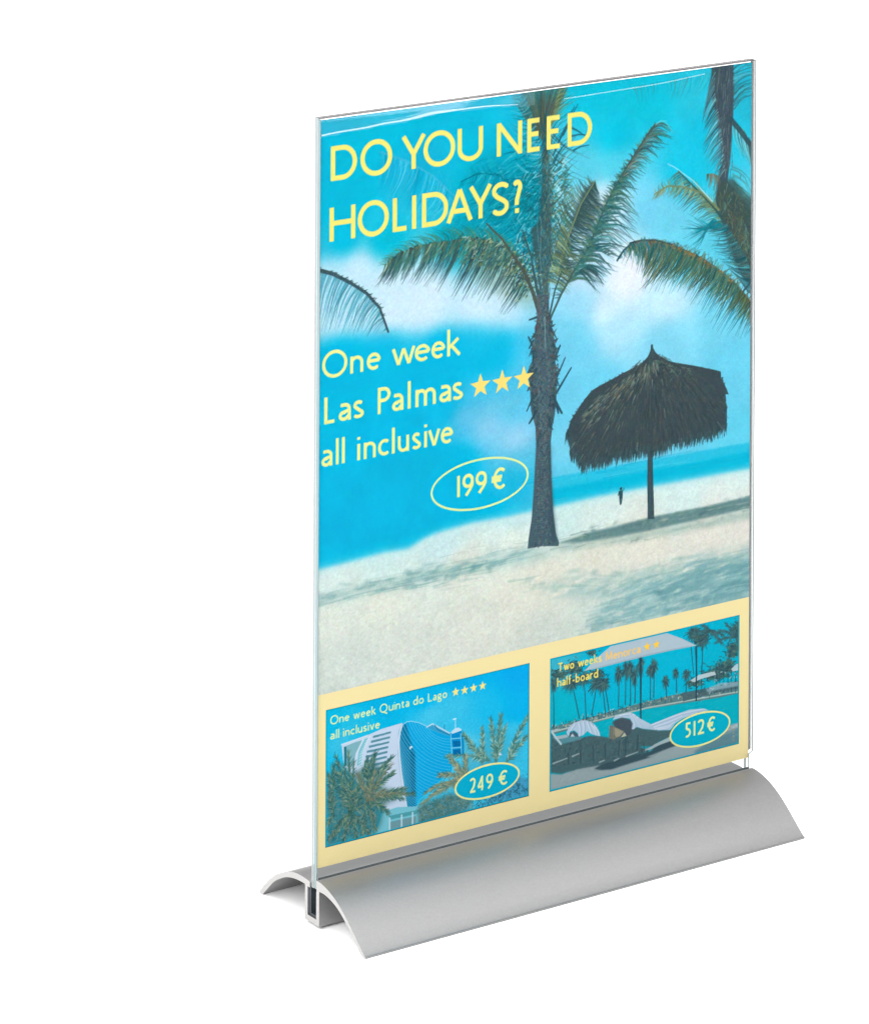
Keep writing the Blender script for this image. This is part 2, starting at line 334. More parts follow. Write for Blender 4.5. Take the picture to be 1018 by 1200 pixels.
# humanist sans letters: centre lines in units of the capital height; (advance, left bearing to right bearing of the ink, strokes)
h=.062
def font():
    X=.66
    F={}
    F['D']=(.93,[L((h,0),(h,1)),L((0,1-h),(.38,1-h))+arc(.38,.5,.46-h+.0,.5-h,90,-90)+L((.38,h),(0,h))])
    F['O']=(1.02,[arc(.5,.5,.5-h,.53-h,0,360,48)])
    F['Q']=(1.02,[arc(.5,.5,.5-h,.53-h,0,360,48),L((.45,.10),(.62,-.02),(.82,-.16),(1.0,-.2))])
    F['Y']=(.85,[L((.05,1),(.42,.44)),L((.80,1),(.42,.44)),L((.425,.5),(.425,0))])
    F['U']=(.82,[L((h,1),(h,.38))+arc(.38,.36,.38-h,.36-h,180,360)+L((.76-h,.38),(.76-h,1))])
    F['N']=(.90,[L((h,0),(h,1)),L((h*.9,.97),(.84-h*.9,.03)),L((.84-h,0),(.84-h,1))])
    F['E']=(.58,[L((h,0),(h,1)),L((0,1-h),(.52,1-h)),L((0,.53),(.48,.53)),L((0,h),(.54,h))])
    F['H']=(.84,[L((h,0),(h,1)),L((.80-h,0),(.80-h,1)),L((h,.53),(.80-h,.53))])
    F['L']=(.56,[L((h,0),(h,1)),L((0,h),(.52,h))])
    F['I']=(.2,[L((h,0),(h,1))])
    F['A']=(.86,[L((.04,0),(.43,.97)),L((.82,0),(.43,.97)),L((.20,.33),(.66,.33))])
    F['S']=(.56,[arc(.29,.735,.22,.265-h,35,200,16)+L((.16,.57),(.36,.44))+arc(.245,.27,.245-h+.03,.27-h,30,-145,16)])
    F['?']=(.40,[arc(.17,.79,.17,.21-h,140,-40,16)+L((.21,.50),(.155,.40),(.15,.24)),L((.165,-.01),(.165,.14))])
    F['P']=(.62,[L((h,0),(h,1)),L((0,1-h),(.28,1-h))+arc(.28,.72,.32-h,.28-h,90,-90)+L((.28,.44+h),(h,.44+h))])
    F['T']=(.70,[L((.35,0),(.35,1)),L((0,1-h),(.70,1-h))])
    F['M']=(1.02,[L((.08,0),(.17,1)),L((.17,.96),(.5,.1)),L((.83,.96),(.5,.1)),L((.83,1),(.92,0))])
    F['a']=(.50,[L((.05,.60))+arc(.21,.43,.20,.23-h,110,0,12)+L((.41,.1),(.42,0)),arc(.19,.19,.19-h*.5,.19-h,70,360-20,18)+L((.36,.14),(.41,.22)),arc(.19,.19,.19,.19-h,70,95,3)+L((.40,.38))])
    F['b']=(.58,[L((h,0),(h,1.05)),arc(.28,.33,.28-h,.33-h,0,360,28)])
    F['c']=(.50,[arc(.31,.33,.31-h,.33-h,52,308,24)])
    F['d']=(.60,[L((.58-h,0),(.58-h,1.05)),arc(.29,.33,.29-h,.33-h,0,360,28)])
    F['e']=(.56,[L((h,.36),(.52,.36)),arc(.29,.33,.29-h,.33-h,5,312,28)])
    F['f']=(.34,[arc(.28,.86,.15,.13,75,180,8)+L((.13,0)),L((0,.60),(.32,.60))])
    F['g']=(.54,[arc(.24,.43,.20,.18,0,360,20),L((.24,.60),(.52,.61)),L((.12,.28),(.08,.2),(.2,.12),(.38,.08))+arc(.27,-.10,.23,.15,40,-250,22)])
    F['h']=(.54,[L((h,0),(h,1.05)),L((h,.3))+arc(.28,.40,.28-h,.26-h,170,0,14)+L((.56-h,0))])
    F['i']=(.2,[L((h,0),(h,X)),L((h,.82),(h,.935))])
    F['k']=(.54,[L((h,0),(h,1.05)),L((.46,X),(.09,.34)),L((.17,.42),(.52,.0))])
    F['l']=(.2,[L((h,0),(h,1.05))])
    F['m']=(.90,[L((h,0),(h,X)),L((h,.3))+arc(.26,.40,.26-h,.26-h,170,0,14)+L((.52-h,0)),L((.52-h,.3))+arc(.67,.40,.21,.26-h,170,0,14)+L((.88,0))])
    F['n']=(.54,[L((h,0),(h,X)),L((h,.3))+arc(.28,.40,.28-h,.26-h,170,0,14)+L((.56-h,0))])
    F['o']=(.62,[arc(.31,.33,.31-h,.33-h,0,360,32)])
    F['r']=(.36,[L((h,0),(h,X)),L((h,.3))+arc(.30,.40,.24,.26-h,175,75,8)])
    F['s']=(.40,[arc(.19,.49,.15,.17-h+.01,38,205,12)+L((.11,.39),(.26,.27))+arc(.18,.17,.17,.17-h,35,-150,12)])
    F['t']=(.34,[L((.13,.82),(.13,.2))+arc(.25,.17,.12,.17-h,185,300,8),L((0,.60),(.32,.60))])
    F['u']=(.54,[L((h,X),(h,.26))+arc(.28,.26,.28-h,.26-h,180,350,14),L((.56-h,X),(.56-h,0))])
    F['v']=(.50,[L((.04,X),(.26,.02)),L((.47,X),(.26,.02))])
    F['w']=(.80,[L((.04,X),(.23,.02)),L((.41,.62),(.23,.02)),L((.41,.62),(.60,.02)),L((.78,X),(.60,.02))])
    F['-']=(.3,[L((.02,.32),(.28,.32))])
    F['1']=(.2,[L((h,0),(h,1))])
    F['9']=(.54,[arc(.27,.68,.27-h,.32-h,0,360,26),L((.54-h,.66),(.47,.45),(.36,.25),(.17,0))])
    F['2']=(.52,[arc(.24,.73,.23-h*.3,.27-h,150,-25,16)+L((.36,.40),(.08,.07)),L((0,h),(.52,h))])
    F['4']=(.56,[L((.42,0),(.42,1)),L((.42,.95),(.04,.30)),L((0,.27),(.56,.27))])
    F['5']=(.50,[L((.12,1-h),(.46,1-h)),L((.13,1),(.12,.57)),L((.11,.56))+arc(.16,.31,.32-h,.31-h,85,-110,18)])
    F['€']=(.66,[arc(.42,.5,.34-h,.5-h,48,312,24),L((0,.58),(.50,.58)),L((0,.42),(.46,.42))])
    return F
FONT=font()
def word(A,text,u0,u1,v,cap,col,wt=.115,gap=.09):
    """one word set between u0 and u1 on the baseline v"""
    x=0;pl=[]
    for ch in text:
        adv,st=FONT[ch]
        xs=[p[0] for s_ in st for p in s_];lo,hi=min(xs),max(xs)
        pl.append((x-lo,st));x+=hi-lo+wt+gap
    tot=x-gap-wt;w=wt*cap
    sx=(u1-u0-w)/max(tot,1e-6) if tot>.01 else 1
    for off,st in pl:
        for s_ in st:
            pts=[(u0+w/2+(off+p[0])*sx,v+p[1]*cap) for p in s_]
            if tot<=.01: pts=[((u0+u1)/2+(p[0]-st[0][0][0])*cap,v+p[1]*cap) for p in s_]
            A.stroke(pts,w,w,col,butt=True)
def paint_text(A,lines,col):
    for v0,v1,cap,words,wt in lines:
        ua=words[0][1];ub=words[-1][2]
        for t,u0,u1 in words:
            word(A,t,u0,u1,v0+(v1-v0)*((u0-ua)/max(ub-ua,1)),cap,col,wt)
def base_colours(A,samples,cell=1.5,s2=30.0,pw=2.0):
    gw,gh=int(210/cell)+2,int(297/cell)+2
    gx=(np.arange(gw)*cell)[None,:];gy=(297-np.arange(gh)*cell)[:,None]
    acc=np.zeros((gh,gw,3));ws=np.zeros((gh,gw))
    for x,y,r,g,b in samples:
        w=1/((gx-x)**2+(gy-y)**2*1.3+s2)**pw
        acc+=w[...,None]*np.array([r,g,b])/255;ws+=w
    acc/=ws[...,None]
    y=np.minimum(np.arange(AH)*RES/cell,gh-1.001);x=np.minimum(np.arange(AW)*RES/cell,gw-1.001)
    yi=y.astype(int);xi=x.astype(int);fy=(y-yi)[:,None,None];fx=(x-xi)[None,:,None]
    a=acc[yi][:,xi];b=acc[yi][:,xi+1];c=acc[yi+1][:,xi];d=acc[yi+1][:,xi+1]
    return ((a*(1-fx)+b*fx)*(1-fy)+(c*(1-fx)+d*fx)*fy).astype(np.float32)
def smooth_loop(pts,n=3):
    P=[np.array(q,float) for q in pts];m=len(P);out=[]
    for i in range(m):
        a,b,c,d=P[i-1],P[i],P[(i+1)%m],P[(i+2)%m]
        if np.hypot(*(c-b))<1.2: out.append(b);continue
        for k in range(n):
            t=k/n;out.append(.5*((2*b)+(-a+c)*t*.6+(2*a-5*b+4*c-d)*t*t*.6+(-a+3*b-3*c+d)*t**3*.6)+(.2*((2*b)+(-2*b+2*c)*t)) if False else b+(c-b)*t+.5*(-(a+d)+(b+c))*t*(1-t)*.22)
    return out
def paint_poster():
    A=Art();r=A.rng
    # ---- sky, clouds and sea
    A.c[:]=base_colours(A,[(0.78,293.89,0,182,215),
 (9.49,265.66,0,182,215),
 (28.97,290.52,10,186,217),
 (69.05,292.67,22,186,220),
 (89.48,300.77,30,185,215),
 (131.39,292.47,25,190,215),
 (157.14,285.94,25,192,217),
 (183.3,286.52,45,190,215),
 (205.45,291.26,40,178,205),
 (40.98,271.9,30,176,212),
 (9.6,245.25,0,182,216),
 (29.24,242.57,0,180,208),
 (65.29,239.38,0,168,192),
 (89.78,248.28,10,158,185),
 (94.02,230.21,60,175,200),
 (77.35,267.33,15,180,210),
 (140.02,273.69,20,192,222),
 (140.09,261.23,80,205,230),
 (131.65,248.09,190,230,245),
 (136.78,243.87,205,232,247),
 (127.33,261.05,90,205,230),
 (157.39,242.95,115,205,235),
 (174.72,255.1,30,192,222),
 (166.12,233.92,110,208,235),
 (196.95,223.28,90,200,225),
 (183.41,268.45,30,188,218),
 (174.94,219.06,100,210,235),
 (0.29,243.14,40,190,220),
 (0.37,229.58,90,195,220),
 (0.44,216.02,110,200,225),
 (1.87,237.84,120,205,230),
 (17.47,236.68,175,220,240),
 (33.28,228.31,200,230,245),
 (49.28,219.15,222,238,250),
 (33.36,215.27,212,233,247),
 (9.77,215.66,150,215,235),
 (73.58,212.17,200,232,247),
 (85.85,215.63,190,225,240),
 (90.03,205.58,150,215,240),
 (9.81,208.52,5,182,220),
 (29.45,206.26,60,190,228),
 (45.33,209.73,200,230,246),
 (69.56,203.73,90,202,236),
 (90.09,195.08,60,192,230),
 (57.43,200.69,25,184,224),
 (127.58,218.5,190,225,245),
 (144.66,212.54,226,235,246),
 (149.78,218.24,226,234,243),
 (136.18,202.37,208,236,250),
 (166.32,201.57,195,232,248),
 (140.5,192.49,175,226,246),
 (123.43,204.93,150,212,238),
 (119.28,194.93,110,205,235),
 (123.54,186.51,115,205,235),
 (197.16,189.87,120,210,236),
 (201.72,171.03,108,205,234),
 (166.42,184.32,130,212,238),
 (132.1,171.73,110,205,235),
 (116.1,163.64,110,202,232),
 (123.82,139.41,100,204,233),
 (206.36,141.93,98,204,232),
 (116.18,149.51,120,205,232),
 (201.8,157.2,108,205,234),
 (9.87,197.63,0,180,216),
 (49.44,191.54,8,180,220),
 (81.91,186.55,55,190,230),
 (90.25,167.78,95,196,230),
 (29.65,170.62,0,178,220),
 (10.12,153.4,0,178,220),
 (10.23,132.98,0,176,220),
 (0.97,122.76,10,182,222),
 (49.77,132.87,0,178,220),
 (41.69,148.04,0,178,220),
 (67.74,167.21,80,188,226),
 (77.96,161.73,120,198,232),
 (92.39,155.18,135,202,235),
 (57.59,173,20,180,222),
 (92.48,139.42,30,182,222),
 (74.08,126.89,0,180,220),
 (96.38,180.82,80,194,232),
 (95.34,145.94,90,195,228),
 (49.66,153.58,0,179,220),
 (65.8,150.88,5,180,220)])
    grain=smooth_noise(AH,AW,3,r,2);big=smooth_noise(AH,AW,45,r,4)
    A.c*=(1+.05*big)[...,None]
    A.poly([(-3.54,236.9),(9.63,239.81),(29.26,239.14),(57.25,231.14),(89.95,220.29),(99.1,211.97),(99.15,204.25),(73.62,205.21),(37.37,207.82),(-3.39,210.5)],hexc(196,228,244),.35,soft=5)
    # thin cloud streaks
    A.poly([(-1.25,241.32),(17.44,240.77),(37.23,231.87),(65.4,220.99),(89.99,212.58),(95,204.86),(73.62,205.91),(41.35,207.91),(25.49,208.9),(-1.08,210.83)],hexc(206,231,245),.62,soft=3.2)
    A.poly([(-3.38,209.14),(17.63,208.03),(37.37,206.79),(65.5,204.33),(90.07,199.98),(90.15,185.28),(65.62,182.12),(-3.26,186.12)],hexc(4,180,221),.72,soft=3)
    A.poly([(61.64,170.62),(79.98,166.98),(99.41,159.29),(99.46,150.51),(80.04,157.21)],hexc(165,210,238),.28,soft=2.5)
    A.poly([(126.53,253.36),(136.71,256.32),(141.03,247.94),(136.82,237.82),(129.57,241.27)],hexc(232,240,250),.35,soft=4)
    A.poly([(142.45,223.54),(151.02,225.93),(154.11,214.78),(149.85,206.45),(141.26,209.46)],hexc(238,236,244),.35,soft=4)
    for k in range(26):
        u,v=r.uniform(70,205),r.uniform(120,200)
        A.poly([(u-r.uniform(8,22),v),(u,v+r.uniform(.6,2)),(u+r.uniform(8,22),v+r.uniform(-1,1)),(u,v-r.uniform(.6,2))],hexc(190,228,245) if k%2 else hexc(90,195,230),.16,soft=1.6)
    # sea on the right of the trunk, darker towards the horizon line
    A.poly([(107.04,136.24),(113.32,136.59),(158.04,135.81),(215.37,134.62),(215.47,118.54),(107.12,122.86)],hexc(45,190,222),.95,soft=.5)
    A.poly([(107.07,131.31),(158.06,131.15),(215.39,130.24),(215.47,118.54),(107.12,122.86)],hexc(0,180,214),.85,soft=1.2)
    for k in range(40):
        u=r.uniform(95,205);v=along([(107.07,131.66),(215.4,129.51)],(u-100)/110)[1]+r.uniform(-6,6)
        A.stroke([(u,v),(u+r.uniform(6,22),v+r.uniform(-.3,.3))],.4,.2,hexc(90,205,230) if k%2 else hexc(0,160,200),.35)
    # ---- sand
    sand=[(-2.88,118.72),(-0.41,119.15),(14.02,119.78),(30.25,120.6),(41.17,120.08),(48.83,122.94),(55.45,124.14),(71.03,125.2),(87.95,124.81),(99.86,124.97),(111.29,124.95),(132.38,125.37),(153.78,125.08),(175.51,124.6),(216.33,123.87),(216.82,45.25),(-2.55,60.79)]
    A.poly([(p[0],p[1]+1.6) for p in sand],hexc(80,200,226),.8,soft=1.6)
    A.poly([(p[0],p[1]-.6) for p in sand],hexc(196,230,232),1,soft=.9)
    sc=base_colours(A,[(2.56,114,215,232,228),
 (29.96,115.79,205,230,228),
 (57.9,119.35,200,228,230),
 (90.52,121.56,200,230,230),
 (90.56,115.26,222,232,224),
 (115.52,117.86,205,232,230),
 (132.42,118.44,215,232,228),
 (175.54,118.11,212,234,232),
 (206.5,118.24,215,234,232),
 (206.54,112.78,225,232,226),
 (2.64,100.42,220,226,216),
 (30.04,102.08,222,226,214),
 (66.05,107.49,222,226,214),
 (10.54,78.52,210,219,212),
 (42.08,79.19,214,220,212),
 (74.33,83.37,218,222,212),
 (107.29,94.68,224,224,210),
 (90.7,90.74,222,224,212),
 (132.52,100.67,224,223,210),
 (158.25,99.6,226,224,212),
 (188.83,101.35,226,222,212),
 (206.61,100.02,226,222,214),
 (197.74,94.33,222,222,212),
 (132.67,75.8,205,218,210),
 (107.42,71.78,208,216,208),
 (158.41,72.71,190,214,210),
 (202.31,73.52,150,190,192),
 (-0.29,70.49,206,216,208)],s2=20)
    m=np.zeros((AH,AW),np.float32)
    B=Art();B.poly([(p[0],p[1]-2.5) for p in sand],(1,1,1),1,soft=1.6);m=B.c[...,0];del B
    n1=smooth_noise(AH,AW,9,r,3);n2=smooth_noise(AH,AW,3.5,r,2);n3=smooth_noise(AH,AW,26,r,3)
    sc=sc*(1+.03*n1+.032*n2+.03*n3)[...,None]
    # footprints: small dents in rows, coarser towards the viewer
    A.c+=(sc-A.c)*m[...,None]
    A.set_clip([(0,297),(210,60)])
    for k in range(1500):
        u=r.uniform(0,210);v=r.uniform(64,132);sz=(135-v)/70*r.uniform(.5,1.4)
        top=along([(-0.55,117.28),(100.12,108.29),(216.43,107.42)],u/210)[1]
        if v>top-3: continue
        A.poly([(u-1.5*sz,v-.2*sz),(u-.3*sz,v+.45*sz),(u+1.5*sz,v+.25*sz),(u+.2*sz,v-.4*sz)],[hexc(165,190,188),hexc(238,238,228),hexc(190,208,198)][k%3],.24,soft=.3)
    def streaks(line,n,spread,ln,cols,al,w=.7):
        for k in range(n):
            if k%2:
                p=along(line,r.uniform(0,1));o=r.normal(0,spread);l=ln*r.uniform(.15,.6);hh=w*r.uniform(.5,1.6);sk=r.uniform(-.9,.9)
                A.poly([(p[0]-l/2,p[1]+o-sk),(p[0]-l*.1,p[1]+o+hh),(p[0]+l/2,p[1]+o+sk+hh*.4),(p[0]+l*.15,p[1]+o-hh*.8)],cols[k%len(cols)],al*r.uniform(.4,.9),soft=.5);continue
            t=r.uniform(0,1);p=along(line,t);q=along(line,min(1,t+.03));d=(q-along(line,max(0,t-.03)));d=d/max(np.hypot(*d),1e-6)
            o=r.normal(0,spread);l=ln*r.uniform(.4,1.3)
            a=p-d*l/2+np.array([0,o]);b=p+d*l/2+np.array([0,o+r.uniform(-.5,.5)])
            A.stroke([a,(a+b)/2+np.array([0,r.uniform(-.4,.4)]),b],w*r.uniform(.5,1.5),w*.4,cols[k//2%len(cols)],al*r.uniform(.25,.6))
    n4=smooth_noise(AH,AW,6,r,3)
    tl=[hexc(120,172,170),hexc(100,155,158),hexc(140,185,180),hexc(90,140,145)]
    A.poly([(-0.5,108.46),(22.11,109.02),(49.91,109.4),(74.18,109.48),(99.7,109.41),(111.4,105.9),(107.24,103.13),(74.21,104.26),(49.94,103.88),(26.08,104.19),(-0.48,103.72)],hexc(140,184,182),.42,soft=1.8)
    streaks([(-0.49,106.43),(22.12,107.66),(49.92,107.67),(74.19,107.74),(100.96,107.78)],140,1.7,16,tl,.42,.7)
    streaks([(30.03,104.14),(49.94,103.88),(66.07,105.06),(80.34,104.53)],50,1.3,12,tl,.5,.8)
    streaks([(66.02,113.74),(82.34,113.23),(99.69,110.82)],20,.9,9,[hexc(150,180,172),hexc(170,190,180)],.5,.6)
    # long shadow behind the parasol post
    A.poly([(112.22,108.93),(128.22,110.67),(140.99,110.89),(159.05,111.64),(184.37,111.17),(216.41,111.81),(216.44,106.69),(197.66,106.32),(175.62,106.21),(158.21,106.06),(141.01,106.26),(124.01,107.17)],hexc(78,118,122),.82,soft=.6)
    A.poly([(107.2,108.77),(132.49,106.71),(162.55,105.65),(197.67,105.59),(216.44,105.96),(216.47,102.3),(188.83,102.07),(149.61,103.3),(115.6,105.5)],hexc(130,168,160),.55,soft=1.3)
    streaks([(113.48,109.05),(141,109.11),(175.6,108.74),(216.42,108.88)],150,1.7,9,[hexc(60,98,104),hexc(90,128,122),hexc(130,160,145),hexc(72,112,118),hexc(200,205,188)],.55,.6)
    streaks([(99.71,107.31),(132.5,104.23),(158.23,103.91),(193.24,103.47)],60,1.6,8,[hexc(170,190,175),hexc(140,170,160),hexc(225,224,208)],.5,.6)
    streaks([(149.61,103.3),(160.4,102.8)],6,.5,6,[hexc(110,135,125)],.7,.6)
    # ripples run gently uphill to the right, so the texture is stretched and slanted
    sh0=smooth_noise(AH,AW//4+60,9,r,3);col_=np.arange(AW)
    shade_tex=np.empty((AH,AW),np.float32);rows_=np.arange(AH)
    for c_ in col_: shade_tex[:,c_]=sh0[(rows_+int(c_*.13))%AH,c_//4]
    # wind ripples and the broad shade at the lower right
    A.poly([(103.97,91.78),(124.1,92.29),(149.7,88.29),(171.35,88.62),(180.97,90.83),(197.77,88.88),(216.55,88.41),(216.68,67.2),(189.05,66.57),(162.78,67.23),(141.24,67.77),(128.47,69.5),(132.66,77.57),(149.75,79.71),(132.62,85.04),(107.32,89.04)],hexc(128,176,180),.80,soft=3,tex=np.clip(.72+1.1*shade_tex,0,1))
    A.poly([(158.36,81.68),(184.51,86.94),(216.57,85.48),(216.66,70.12),(193.45,69.36),(167.1,70.71)],hexc(100,152,160),.62,soft=3,tex=np.clip(.7+1.3*shade_tex,0,1))
    streaks([(94.82,93.48),(115.67,92.43),(141.12,87.73),(175.73,87.82),(216.56,86.21)],110,2.2,16,[hexc(120,170,165),hexc(150,190,180),hexc(205,216,204)],.5,.9)
    streaks([(128.43,75.89),(158.39,75.94),(188.99,75.99),(216.63,75.97)],170,5.0,15,[hexc(105,158,166),hexc(130,180,182),hexc(185,212,206),hexc(90,140,150),hexc(165,200,196)],.45,.9)
    streaks([(124.23,70.32),(154.11,69.59),(189.03,69.47),(216.67,69.39)],110,2.4,12,[hexc(205,216,208),hexc(150,186,184),hexc(110,150,156)],.5,.9)
    # ---- far figure by the water
    fg=hexc(44,74,84)
    A.ellipse((143.98,126.19),.62,.62,fill=fg)
    A.poly([(143.04,125.42),(144.84,125.47),(144.94,123.38),(144.69,122),(143.23,122.04),(142.96,123.72)],fg,.95)
    A.stroke([(143.57,122.19),(143.67,119.68)],.75,.45,fg,.95);A.stroke([(144.43,122.22),(144.19,119.73)],.7,.45,fg,.95)
    A.stroke([(144.67,125.03),(145.52,125.64),(145.43,126.44)],.45,.35,hexc(60,104,116),.95);A.stroke([(143.13,125.12),(142.58,123.61)],.45,.35,fg,.9)
    D1,D2,D3=hexc(58,86,92),hexc(70,98,100),hexc(48,76,84)
    OL,OL2,BR,TE,TE2,LI=hexc(105,122,82),hexc(128,142,96),hexc(96,90,70),hexc(0,122,145),hexc(20,140,160),hexc(165,190,150)
    # ---- ghost frond, upper left
    A.frond([(27.05,281.17),(40.96,275.34),(53.02,267.63),(65.2,255.68)],[(25.15,268.76),(31.11,261.15),(41.1,250.57),(57.17,245.67)],70,[hexc(20,160,198),hexc(90,195,225),hexc(110,200,228),hexc(10,155,190)],.7,.45,sp=hexc(60,180,212),spw=(.9,.5))
    A.frond([(57.06,264.69),(63.19,253.52),(67.3,242.57)],[(49.05,258.82),(53.13,247.94),(59.23,238.47)],26,[hexc(90,195,220),hexc(20,160,190)],.7,.4)
    # ---- left edge frond
    A.frond([(-2.77,238.15),(5.77,234.92),(13.59,230.41),(21.46,224.86),(27.4,218.19),(31.41,208.36)],[(-2.69,223.25),(0.45,214.32),(6.68,211.02),(12.93,209.07),(19.58,209.1),(28.65,207.4)],120,[hexc(40,140,168),hexc(70,165,190),hexc(110,190,212),hexc(150,215,232),hexc(60,130,150)],.75,.6,curve=-.08)
    sp=[(-2.78,238.49),(5.77,235.26),(13.59,230.75),(21.46,225.2),(27.4,218.54),(31.41,208.36)]
    A.stroke(sp,1.7,.9,hexc(62,84,96),.95)
    for k in range(70):
        t=r.uniform(0,.85);p=along(sp,t);A.stroke([p+r.normal(0,.3,2),p+np.array([r.uniform(.4,2.2),r.uniform(-.6,.8)])],.5,.2,hexc(60,85,88)*r.uniform(.8,1.3),.8)
    # ---- soft teal mass behind the crown
    A.poly([(101.19,281.89),(91.7,274.28),(73.24,271.32),(67.18,264.45),(70.1,250.88),(57.17,244.98),(49.16,240.54),(73.43,238.27),(89.89,230.78),(101.5,229.18)],hexc(0,142,165),.62,soft=4)
    A.poly([(101.27,267.84),(89.69,264.03),(79.48,253.13),(89.83,241.28),(101.48,232.7)],hexc(0,128,146),.5,soft=3)
    tcs=[TE,TE2,hexc(0,105,125),hexc(40,165,185),hexc(90,190,210)]
    A.frond([(102.25,242.43),(93.87,256.5),(83.51,264.81),(73.27,266.8),(65.15,264.36)],[(94.02,230.21),(85.69,243.59),(77.42,255.14),(71.27,260.45),(61.92,261.65)],80,tcs,.7,.55,sp=hexc(0,110,130),spw=(.8,.4))
    A.frond([(102.25,242.43),(93.87,256.5),(83.51,264.81),(73.27,266.8),(67.17,265.83)],[(100.07,259.21),(93.8,268.06),(81.41,273.1),(74.06,271.22),(65.12,268.87)],60,tcs,.6,.5)
    A.frond([(103.16,228.95),(94.77,243.42),(85.64,252.32),(77.43,254.09)],[(89.9,229.04),(83.69,235.13),(73.41,241.75),(71.75,247.88)],60,tcs,.7,.5)
    for a,b in ((150,108),(175,130),(200,150),(225,178),(250,205),(275,235),(300,262)):
        y=a
        A.frond([(104.48,288.53),(104.87,221.69)],[(89.61,278.03),(92.43,219.93)],26,tcs+[hexc(60,95,95)],.55,.55,jit=.1)
    A.frond([(103.63,292.14),(103.58,228.9)],[(88.68,296.67),(88.17,241.51)],60,[TE,hexc(30,110,120),hexc(120,205,225),hexc(70,180,205)],.6,.6,jit=.05,curve=.2)
    A.frond([(107.82,288.13),(108.23,217.7)],[(121.2,297.17),(119.89,233.72)],80,[hexc(30,110,118),hexc(50,90,92),TE2,hexc(140,215,230),OL],.6,.75,jit=.06)
    A.frond([(107.86,281.09),(108.23,217.7)],[(127.3,266.37),(116.66,211.21)],60,[hexc(40,100,104),D2,hexc(120,205,222)],.55,.7,jit=.08,curve=-.1)
    for k in range(300):
        p=along([(73.36,250.45),(89.75,253.53),(100.48,260.91)],r.uniform(0,1))+np.array([r.normal(0,4),r.normal(0,9)])
        d=np.array([-r.uniform(2,6.5),r.uniform(-4.4,.8)])
        A.stroke([p,p+d*.6+np.array([0,.3]),p+d],.6,.2,[hexc(0,120,140),hexc(0,100,120),hexc(20,160,180),hexc(60,185,205),hexc(0,140,150),hexc(110,200,215)][k%6],.42)
    # ---- top plume
    A.poly([(94.05,296.05),(94.45,298.11),(106.09,298.54),(116.14,298.45),(114.49,293.7),(112.01,287.64),(108.7,280.99),(103.69,281.59),(100.32,287.26)],hexc(72,98,90),.6,soft=1.2)
    A.frond([(105.39,276.11),(105.37,278.58),(106.19,280.59)],[(88.68,296.67),(101.91,300.06),(117.82,298.26)],150,[D1,D2,BR,hexc(80,105,90),OL],.9,.7,jit=.25,curve=.05)
    A.frond([(101.19,281.89),(96.97,292.91),(94.44,300.21)],[(89.58,283.28),(88.71,291.07),(89.5,297.97)],40,[hexc(30,110,125),TE,hexc(100,190,210)],.6,.7,curve=.25)
    A.frond([(112.38,296.41),(109.51,286.18),(107.03,281.19)],[(117.83,297.56),(116.2,288.92),(113.71,283.92)],34,[OL,OL2,hexc(120,150,110)],.6,.7)
    for x0,y0,x1,y1 in ((116.25,280.09,119.99,288.83),(112.5,275.25,117.91,283.42),(109.6,269.62,116.25,280.09),(109.21,265.09,115.45,273.83),(107.97,263.48,112.53,270.66),(114.59,277.47,121.67,289.34),(119.67,270.49,127.27,271.69),(117.95,276.35,126.4,276.04),(118.78,279.79,125.55,275.44),):
        A.stroke([(x0,y0),((x0+x1)/2-.3,(y0+y1)/2+.5),(x1,y1)],.9,.3,hexc(40,95,112),.85)
    # ---- trunk
    for k in range(260):
        t=r.uniform(0,1);p=along([(108.78,266.9),(110.75,217.34)],t)+np.array([r.uniform(-1,7),0]);s_=1 if k%3 else -1
        d=np.array([r.uniform(2.2,6)*s_*.8,r.uniform(-4.6,-.8) if k%2 else r.uniform(1,4)])
        A.stroke([p,p+d*.55+np.array([0,.5]),p+d],.8,.2,[hexc(60,92,90),hexc(150,222,232),hexc(40,110,116),hexc(90,196,210),hexc(74,104,84),hexc(100,120,84),hexc(190,232,240),D1][k%8],.62)
    for k in range(240):
        t=r.uniform(0,1);p=along([(100.46,264.43),(97.42,215.72)],t)+np.array([r.uniform(-6,3),0])
        d=np.array([-r.uniform(1.2,3.6),-r.uniform(.6,4)])
        A.stroke([p,p+d*.5+np.array([0,.3]),p+d],.8,.2,[hexc(0,112,128),hexc(40,150,165),hexc(120,205,220),hexc(30,96,104),hexc(0,130,140),D3][k%6],.55)
    A.poly([(104.52,281.49),(107.44,281.14),(107.97,263.48),(108.49,245.82),(108.99,231.67),(107.82,217.76),(107.86,210.71),(102.43,211.49),(101.95,222.1),(99.81,232.93),(98.93,240.76),(102.25,242.43),(103.85,253.46),(104.6,267.42)],hexc(62,88,92),.86,soft=.5)
    A.stroke([(103.91,244.31),(103.58,228.9),(104.06,218.29)],.5,.4,hexc(120,170,190),.5)
    A.stroke([(101.83,242.48),(102.72,232.53)],.5,.3,hexc(90,160,180),.5)
    A.frond([(106.15,288.33),(106.4,246.09)],[(102.04,278.28),(100.63,234.57)],50,[D1,D3,hexc(50,80,84),TE],.7,.6,jit=.05)
    for k in range(420):
        p=along([(106.19,281.29),(105.76,212.77)],r.uniform(0,1))+np.array([r.normal(0,1.6),0])
        A.stroke([p,p+np.array([r.uniform(-1.6,1.6),-r.uniform(.6,3)])],.55,.15,[hexc(50,78,82),hexc(86,104,92),hexc(40,100,112),hexc(120,150,130),D1,hexc(70,150,165),BR][k%7],.5)
    # left petiole and the big left frond
    A.poly([(79.56,238.48),(89.87,233.58),(98.23,219.11),(101.62,207.4),(89.99,212.58),(73.52,222.61),(67.35,233.89)],hexc(120,150,120),.45,soft=2.5)
